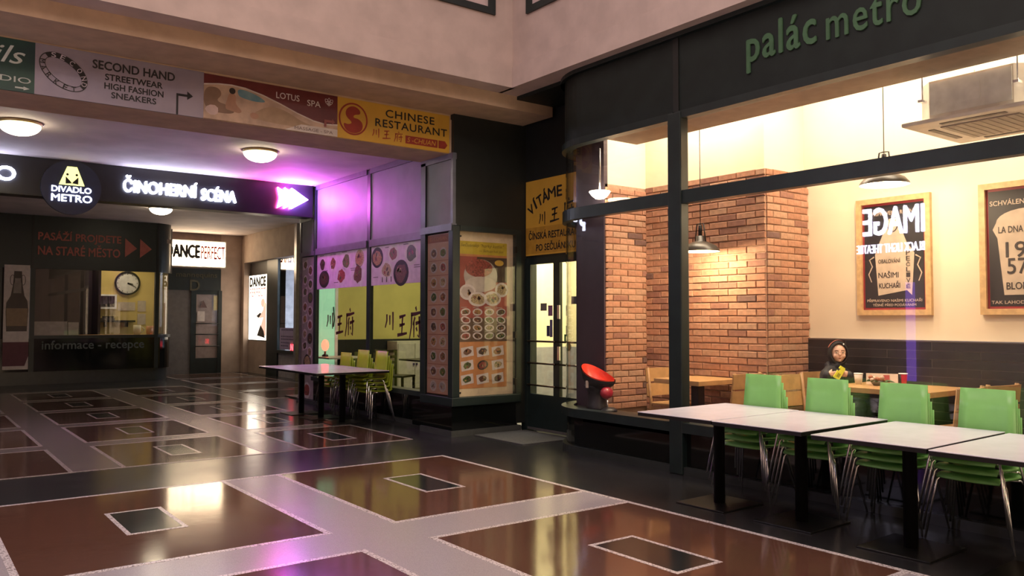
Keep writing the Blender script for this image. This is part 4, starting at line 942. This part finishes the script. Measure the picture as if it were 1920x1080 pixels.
# framed posters
def framed(name, label, y1, y0, z0, z1):
    t = thing(name, label, 'poster', (8.06, (y0+y1)/2, z0)); w, h = y1-y0, z1-z0; F0 = fX(8.10, y1, z0); fw = .055
    for a in ((0, w, 0, fw), (0, w, h-fw, h), (0, fw, fw, h-fw), (w-fw, w, fw, h-fw)): MB(F0).box(*a, 0, .045, mat('light_oak', (.60, .38, .18), .5, noise=(20, .12))).build('frame_bar', t)
    MB(F0).box(fw, w-fw, fw, h-fw, 0, .015, mat('poster_red', (.26, .025, .03), .5)).build('mount', t)
    MB(F0).box(fw+.022, w-fw-.022, fw+.022, h-fw-.022, .015, .017, mat('chalkboard_print', (.022, .018, .020), .5)).build('sheet', t)
    return t, fX(8.10-.018, y1, z0), w, h
CH = mat('chalk_cream', (.55, .42, .32), .6); CK = mat('chalk_dark', (.04, .03, .03), .6)
t, F0, w, h = framed('framed_poster', 'oak-framed dark poster with a cream apron drawing on the cream wall', 4.73, 3.96, 1.55, 2.75)
mb = MB(F0); mb.text('PŘIPRAVENO RUČNĚ', .16, 1.02, .46, .055, 0, CH, 0, bold=.02); mb.text('PŘIPRAVENO NAŠIMI KUCHAŘI', .10, .135, .57, .036, 0, CH, 0, bold=.02); mb.text('TĚSNĚ PŘED PODÁVÁNÍM', .16, .092, .45, .032, 0, CH, 0, bold=.02)
mb.flat([(.22, .20), (.52, .25), (.57, .20), (.60, .62), (.52, .74), (.46, .90), (.43, .98), (.33, .98), (.30, .88), (.23, .72), (.19, .62)], .0005, CH)
mb.ring(.38, .93, .06, .09, .012, .001, .0015, CK, 20); mb.text('OBALOVÁNÍ', .225, .53, .23, .05, .001, CK, 0, bold=.02); mb.text('NAŠIMI', .225, .38, .21, .07, .001, CK, 0, bold=.02); mb.text('KUCHAŘI', .23, .275, .22, .07, .001, CK, 0, bold=.02)
for i, ch in enumerate('PEČLIVĚ'): mb.text(ch, .515, .60-i*.055, .04, .045, .001, CK, 0, bold=.02)
for s_ in ((.18, -1), (.61, 1)):
    mb.strokes([[(s_[0], .60), (s_[0]+.05*s_[1], .57), (s_[0]+.02*s_[1], .50), (s_[0]+.06*s_[1], .42), (s_[0]+.03*s_[1], .34)]], 0, 0, 1, 1, .001, CH, .014)
mb.build('print', t)
t, F0, w, h = framed('framed_poster', 'oak-framed dark poster with a cream paper cup drawing on the cream wall', 3.51, 2.70, 1.55, 2.76)
mb = MB(F0); mb.text('SCHVÁLENO BABIČKOU', .09, 1.00, .66, .06, 0, CH, 0, bold=.02); mb.text('TAK LAHODNÉ SUROVINY', .09, .10, .6, .036, 0, CH, 0, bold=.02)
mb.flat([(.20, .18), (.60, .18), (.66, .70), (.70, .78), (.66, .84), (.14, .84), (.11, .78), (.15, .70)], .0005, CH); mb.ell(.40, .84, .26, .12, .0004, None, CH, 24)
mb.text('19', .22, .52, .17, .14, .001, CK, 0, bold=.02); mb.text('57', .23, .37, .17, .14, .001, CK, 0, bold=.02); mb.text('75', .44, .42, .16, .2, .001, CK, 0, bold=.02); mb.text('LA DNA RECEPTU', .16, .745, .46, .06, .001, CK, 0, bold=.02); mb.text('BLONDÝN', .22, .23, .34, .08, .001, CK, 0, bold=.02); mb.build('print', t)

# air conditioner
t = thing('air_conditioner', 'white ceiling cassette air conditioner hanging by rods in the café', 'air conditioner', (7.1, 3.05, 3.1))
ACW = mat('ac_white', (.75, .70, .62), .4); ACG = mat('ac_grey', (.80, .82, .78), .4)
ax, ay, s = 7.22, 3.0, .44; c_ = .12
mb = MB(); mb.poly([(ax-s+c_, ay-s), (ax+s-c_, ay-s), (ax+s, ay-s+c_), (ax+s, ay+s-c_), (ax+s-c_, ay+s), (ax-s+c_, ay+s), (ax-s, ay+s-c_), (ax-s, ay-s+c_)], 3.14, 3.46, ACW); mb.build('body', t)
bx('side_plate', ax-s-.008, ax-s, ay-s+c_+.01, ay+s-c_-.01, 3.18, 3.44, ACG, t); bx('hatch', ax-s-.014, ax-s-.008, ay-.08, ay+.10, 3.24, 3.38, ACG, t)
mb = MB(); q = .52; mb.poly([(ax-q, ay-q), (ax+q, ay-q), (ax+q, ay+q), (ax-q, ay+q)], 3.105, 3.14, ACW); mb.build('panel', t, bevel=.012)
bx('grille', ax-.30, ax+.30, ay-.30, ay+.30, 3.095, 3.105, mat('grille_taupe', (.36, .31, .26), .5), t)
for dx, dy, wx, wy in ((-.40, 0, .05, .5), (.40, 0, .05, .5), (0, -.40, .5, .05), (0, .40, .5, .05)): bx('air_slot', ax+dx-wx/2, ax+dx+wx/2, ay+dy-wy/2, ay+dy+wy/2, 3.10, 3.106, mat('slot_dark', (.12, .10, .09), .5), t)
for i in range(9): bx('grille_bar', ax-.29, ax+.29, ay-.27+i*.065, ay-.262+i*.065, 3.092, 3.096, mat('grille_line', (.27, .23, .19), .5), t)
for dx in (-1, 1):
    for dy in (-1, 1):
        MB().tube([(ax+dx*.47, ay+dy*.36, 3.30), (ax+dx*.47, ay+dy*.36, 4.30)], .006, CHROME, 6).build('hanger_rod', t); bx('hanger_lug', ax+dx*.47-.04, ax+dx*.47+.04, ay+dy*.36-.02, ay+dy*.36+.02, 3.29, 3.31, CHROME, t)

# things on the child's table
def paper_cup(x, y, z, label, m, m2=None):
    t = thing('paper_cup', label, 'cup', (x, y, z)); mb = MB(); mb.lathe([(.030, 0), (.042, .105), (.038, .104), (.027, .006), (0, .006)], x, y, m, 24, z); mb.build('cup', t)
    MB().lathe([(.041, .100), (.045, .104), (.043, .110), (.038, .106)], x, y, WHITE, 24, z).build('rim', t)
    if m2:
        mb = MB(); N = 8; vs = []
        for k, (r, zz) in enumerate(((.0315, .008), (.0418, .098))):
            for i in range(N+1): a = PI*1.0+PI*.55*i/N; vs.append((x+r*math.cos(a), y+r*math.sin(a), z+zz))
        mb.add(vs, [(i, i+1, N+2+i, N+1+i) for i in range(N)], m2, True); mb.build('red_band', t)
paper_cup(7.60, 4.46, .87, 'plain white paper cup in front of the seated child', mat('cup_white', (.72, .60, .50), .5))
paper_cup(7.94, 4.19, .87, 'black and red paper cup near the dark tiles', mat('cup_black', (.03, .022, .022), .5), mat('cup_red', (.55, .02, .05), .5))
t = thing('menu_card', 'folded pale menu card standing on the child\'s table', 'menu card', (7.80, 4.33, .87))
mb = MB(); mb.add([(7.72, 4.45, .87), (7.84, 4.19, .87), (7.745, 4.462, .975), (7.865, 4.202, .975), (7.775, 4.475, .87), (7.895, 4.215, .87)], [(0, 1, 3, 2), (2, 3, 5, 4), (0, 2, 4), (1, 5, 3)], mat('card_paper', (.62, .48, .38), .6)); mb.build('card', t)
mb = MB(); mb.add([(7.774, 4.30, .88), (7.798, 4.25, .88), (7.795, 4.312, .962), (7.819, 4.262, .962)], [(0, 1, 3, 2)], mat('card_red', (.38, .05, .04), .6)); mb.build('picture', t)
t = thing('flower_bowl', 'small bowl of pale roses and leaves on the child\'s table', 'flowers', (7.60, 4.27, .87))
MB().lathe([(.03, 0), (.055, .03), (.06, .05), (.052, .05), (.03, .01)], 7.60, 4.27, mat('clear_bowl', (.20, .20, .16), .1), 20, .87).build('bowl', t)
for i in range(7):
    a = i*.9; x, y, z = 7.60+.045*math.cos(a), 4.27+.06*math.sin(a), .925+.012*(i % 3); mb = MB(); mb.ball((x, y, z), .022, .022, .02, mat('rose_pale', (.60, .40, .30), .6) if i % 2 else mat('rose_rust', (.40, .15, .08), .6), 10, 6); mb.build('bloom', t)
LEAF = mat('leaf_green', (.04, .11, .03), .5)
for i in range(12):
    a = i*2.4; r = .06+.05*(i % 3)/2; mb = MB(); c, q = math.cos(a), math.sin(a); x, y, z = 7.60+.03*c, 4.25+.05*q, .91
    mb.add([(x, y, z), (x+r*.5*c-.014*q, y+r*.5*q+.014*c, z+.018), (x+r*c, y+r*q, z+.0), (x+r*.5*c+.014*q, y+r*.5*q-.014*c, z+.014)], [(0, 1, 2), (0, 2, 3)], LEAF); mb.build('leaf', t)

# red booster seat on the window shelf
t = thing('booster_seat', 'red and black child booster seat on the window shelf in the curved corner', 'booster seat', (6.46, 6.95, .47)); bxx, byy, bz = 6.46, 6.97, .47
REDP = mat('red_shell', (.75, .055, .03), .35); BPL = mat('black_shell', (.018, .018, .022), .4)
mb = MB(); mb.lathe([(.13, 0), (.14, .03), (.125, .06), (.11, .18), (.13, .25), (.16, .28)], bxx, byy+.02, BPL, 24, bz, .85, 1.0); mb.build('base', t)
def bucket(off, m, nm):
    mb = MB(); N, K = 24, 8; vs = []
    for j in range(K+1):
        q = j/K
        for i in range(N):
            a = 2*PI*i/N; r = (.185+off)*math.sin(PI/2*min(1, .12+q*.88)); back = .5+.5*math.sin(a)       # back of the seat is +Y
            vs.append((bxx+r*math.cos(a)*.85, byy+r*math.sin(a)*1.05+.05*q*back-.02, bz+.25-off+.10*q**1.6+.17*(back**1.5)*q**2))
    vs.append((bxx, byy-.02, bz+.245-off)); c = len(vs)-1
    fs = [(j*N+i, j*N+(i+1) % N, (j+1)*N+(i+1) % N, (j+1)*N+i) for j in range(K) for i in range(N)]+[(c, (i+1) % N, i) for i in range(N)]
    mb.add(vs, fs, m, True); return mb.build(nm, t)
bucket(.0, REDP, 'seat_shell'); bucket(.012, BPL, 'outer_shell')
MB().ball((bxx-.03, byy-.17, bz+.21), .085, .06, .07, mat('dark_red_pad', (.32, .02, .04), .3), 18, 10).build('front_pad', t)
MB().tube([(bxx-.02, byy-.17, bz+.16), (bxx-.02, byy-.175, bz+.08), (bxx-.02, byy-.19, bz+.01)], .008, CHROME, 8).build('metal_strut', t)
bx('buckle', bxx-.165, bxx-.15, byy+.0, byy+.03, bz+.26, bz+.34, mat('strap_white', (.6, .5, .42), .6), t)
mb = MB(); mb.lathe([(.10, 0), (.10, .02), (.06, .045), (.0, .05)], bxx+.0, byy-.18, BPL, 20, bz, 1, .8); mb.build('foot', t)

# ================================================================== THE CHILD
def remesh(o, v, sm=4):
    r = o.modifiers.new('remesh', 'REMESH'); r.mode = 'VOXEL'; r.voxel_size = v; r.use_smooth_shade = True
    s_ = o.modifiers.new('smooth', 'SMOOTH'); s_.iterations = sm; s_.factor = .5
    return o
px, py, pz = 7.765, 4.80, .57          # seat height point; the child faces -Y and looks towards -X -Y
t = thing('person', 'child in dark jacket and hood sitting at the oak table with yellow object', 'person', (px, py, .12))
SKIN = mat('skin', (.66, .40, .30), .55, noise=(20, .06)); JK = mat('navy_jacket', (.016, .018, .024), .7, noise=(14, .3), bump=.3); JN = mat('jeans', (.07, .10, .17), .8, noise=(40, .2))
def limb(mb, pts, rs, m):
    mb.tube(pts, rs, m, 12)
    for p, r in zip(pts, rs): mb.ball(p, r, r, r, m, 12, 8)
HZ = 1.165                              # head centre
hx, hy = px-.01, py-.03
fd = Vector((-.70, -.714, 0)); rd = Vector((-.714, .70, 0))   # face direction and the child's left side
def hp(f, r, z): return tuple(Vector((hx, hy, HZ+z))+fd*f+rd*r)
wl, wr_ = (px-.21, py-.03, .945), (px-.05, py-.17, .945)      # wrists
mb = MB()
mb.ball((hx, hy, HZ+.008), .074, .076, .090, SKIN, 20, 14); mb.ball(hp(.018, 0, -.040), .056, .056, .054, SKIN, 14, 10)
mb.ball(hp(.079, 0, -.016), .011, .011, .011, SKIN, 10, 8); mb.ball(hp(.073, 0, .0), .008, .008, .016, SKIN, 10, 8); mb.ball(hp(.056, 0, -.078), .018, .018, .013, SKIN, 10, 8)
for s_ in (-1, 1): mb.ball(hp(.046, s_*.036, -.030), .028, .028, .028, SKIN, 10, 8); mb.ball(hp(0, s_*.072, -.005), .012, .012, .024, SKIN, 8, 6)
limb(mb, [(hx, hy, HZ-.06), (px, py+.01, 1.03), (px, py+.02, .98)], [.045, .045, .06], SKIN)
limb(mb, [(px, py+.02, .685), (px, py+.02, .80), (px, py+.01, .95)], [.10, .095, .09], SKIN)
for s_, w_, e_ in ((-1, wl, (px-.20, py-.02, .85)), (1, wr_, (px+.20, py-.02, .85))):
    limb(mb, [(px+s_*.12, py+.01, .96), e_, w_], [.042, .036, .026], SKIN)
    limb(mb, [(px+s_*.07, py-.02, .655), (px+s_*.09, py-.30, .65), (px+s_*.09, py-.30, .40), (px+s_*.09, py-.28, .18), (px+s_*.09, py-.36, .16)], [.07, .055, .045, .033, .032], SKIN)
    d = (Vector((px-.17, py-.14, .995))-Vector(w_)).normalized(); c_ = Vector(w_)+d*.035; side = Vector((.6, -.8, 0)) if s_ < 0 else Vector((-.6, .8, 0))
    mb.ball(tuple(c_), .030, .020, .034, SKIN, 10, 8)
    for k in range(4):
        o_ = Vector((0, -.012, .022-.015*k)); b_ = c_+o_+side*.018; limb(mb, [tuple(b_), tuple(b_+side*.024+Vector((0, -.010, 0))), tuple(b_+side*.036+Vector((0, .006, 0)))], [.0085, .008, .007], SKIN)
    limb(mb, [tuple(c_+Vector((0, .012, .02))), tuple(c_+Vector((0, .010, .042))+side*.02)], [.010, .008], SKIN)
remesh(mb.build('body', t), .007, 2)
mb = MB()
limb(mb, [(px, py+.02, .695), (px, py+.02, .80), (px, py+.015, .93), (px, py+.01, 1.01)], [.135, .135, .125, .075], JK)
for s_, w_, e_ in ((-1, wl, (px-.21, py-.01, .85)), (1, wr_, (px+.21, py-.01, .85))): limb(mb, [(px+s_*.10, py+.015, .975), (px+s_*.155, py+.01, .94), e_, w_], [.062, .070, .062, .045], JK)
limb(mb, [(px-.045, py+.05, 1.03), (px+.045, py+.05, 1.03)], [.05, .05], JK); limb(mb, [(px-.03, py-.03, 1.035), (px+.03, py-.03, 1.035)], [.05, .05], JK)
remesh(mb.build('jacket', t), .010, 4)
mb = MB()
for s_ in (-1, 1): limb(mb, [(px+s_*.07, py, .646), (px+s_*.09, py-.31, .645), (px+s_*.09, py-.31, .40), (px+s_*.09, py-.29, .22)], [.085, .070, .058, .052], JN)
remesh(mb.build('trousers', t), .012, 4)
for s_ in (-1, 1):
    mb = MB(); mb.ball((px+s_*.09, py-.34, .165), .045, .095, .045, JK, 14, 8); mb.ball((px+s_*.09, py-.29, .19), .045, .05, .06, JK, 12, 8); remesh(mb.build('shoe', t), .012, 2)
# hood: a shell open towards the face; cap peak in dusty red
mb = MB(); N, K = 24, 12; vs = []
for k, off in ((0, .0), (1, .011)):
    for j in range(K+1):
        th = PI-(PI-.95)*j/K                                # angle from the face direction: pi at the back, .95 at the rim
        for i in range(N):
            a = 2*PI*i/N; R_ = .098+off; e = R_*math.sin(th); v = Vector((hx, hy, HZ-.005))+fd*(R_*.92*math.cos(th)-.004)+rd*(e*math.cos(a)*.96)+Vector((0, 0, e*math.sin(a)*1.20)); vs.append(tuple(v))
M_ = (K+1)*N; fs = []
for j in range(K):
    for i in range(N): a = j*N+i; b = j*N+(i+1) % N; fs += [(a, a+N, b+N, b), (M_+a, M_+b, M_+b+N, M_+a+N)]
fs += [(K*N+i, M_+K*N+i, M_+K*N+(i+1) % N, K*N+(i+1) % N) for i in range(N)]
mb.add(vs, fs, mat('black_hood', (.010, .009, .010), .8), True); hood = mb.build('hood', t)
mb = MB(); vs = []; N = 14
for j in range(6):
    for i in range(N+1):
        a = PI*(.14+.72*i/N); th = 1.35+.75*j/5; R_ = .1115; e = R_*math.sin(th); vs.append(tuple(Vector((hx, hy, HZ-.003))+fd*(R_*.92*math.cos(th))+rd*(e*math.cos(a)*.97)+Vector((0, 0, e*math.sin(a)*1.21))))
mb.add(vs, [(j*(N+1)+i, j*(N+1)+i+1, (j+1)*(N+1)+i+1, (j+1)*(N+1)+i) for j in range(5) for i in range(N)], mat('dusty_red_cloth', (.24, .07, .05), .8), True); mb.build('cap', t)
MB().ball(hp(.062, -.04, .088), .007, .007, .010, WHITE, 8, 6).build('badge', hood)
EYE = mat('eye_dark', (.03, .018, .012), .3); BROW = mat('brow', (.10, .05, .03), .7); LIP = mat('lips', (.40, .13, .10), .5)
for s_ in (-1, 1):
    MB().ball(hp(.066, s_*.031, .006), .009, .009, .0065, mat('eye_white', (.6, .55, .5), .3), 10, 6).build('eye', t); MB().ball(hp(.0715, s_*.031, .006), .0055, .0055, .0055, EYE, 8, 6).build('pupil', t)
    MB().tube([hp(.058, s_*.048, .024), hp(.068, s_*.031, .029), hp(.073, s_*.014, .026)], .003, BROW, 6).build('eyebrow', t)
MB().tube([hp(.062, -.020, -.052), hp(.072, 0, -.050), hp(.062, .020, -.052)], [.003, .0065, .003], LIP, 8).build('mouth', t)
t = thing('yellow_toy', 'bright yellow object held up in the child\'s hands', 'toy', (px-.18, py-.13, .92))
YE = mat('bright_yellow', (.75, .75, .06), .4); F0 = FR((px-.174, py-.116, .93), (.43, -.32, .85), (-.68, .50, .53), (-.60, -.80, 0))
MB(F0).poly([(-.02, -.03), (.10, -.03), (.115, -.02), (.115, .028), (.085, .03), (.085, .012), (.06, .012), (.06, .035), (-.02, .035)], -.012, .012, YE).build('body', t)
MB(F0).box(.0, .04, -.015, .015, .012, .014, mat('olive_mark', (.30, .30, .02), .5)).build('mark', t)

# ================================================================== LIT SIGN ON THE OPPOSITE WALL (seen mirrored in the café glass)
t = thing('theatre_wall_sign', 'glowing IMAGE BLACK LIGHT THEATRE sign on the opposite wall, mirrored in café glass', 'sign', (-2.66, 8.1, 2.7))
bx('board', -2.70, -2.66, 7.25, 8.95, 2.65, 3.85, SB, t)
F0 = fXp(-2.655, 7.47, 0); IMG = mat('led_image_letters', (.9, .9, 1), .4, emit=(.85, .80, 1), es=20)
mb = MB(F0); mb.text('IMAGE', .02, 3.12, 1.18, .52, 0, IMG, .04, bold=.02); mb.text('BLACK LIGHT THEATRE', .02, 2.78, 1.32, .17, 0, IMG, .03); mb.build('lettering', t)
VIO = mat('violet_tube', (.5, .3, .9), .4, emit=(.30, .12, 1.0), es=2.5)  # unseen source added for the violet strip mirrored in the glass; shape guessed
t = thing('guessed_light_column', 'unseen violet light column on the opposite wall, guessed from its mirrored strip', 'lamp', (-2.62, 7.95, .2)); bx('tube', -2.68, -2.60, 7.70, 7.84, .25, 2.2, VIO, t); bx('base', -2.70, -2.56, 7.6, 7.94, .0, .25, BLACKM, t)
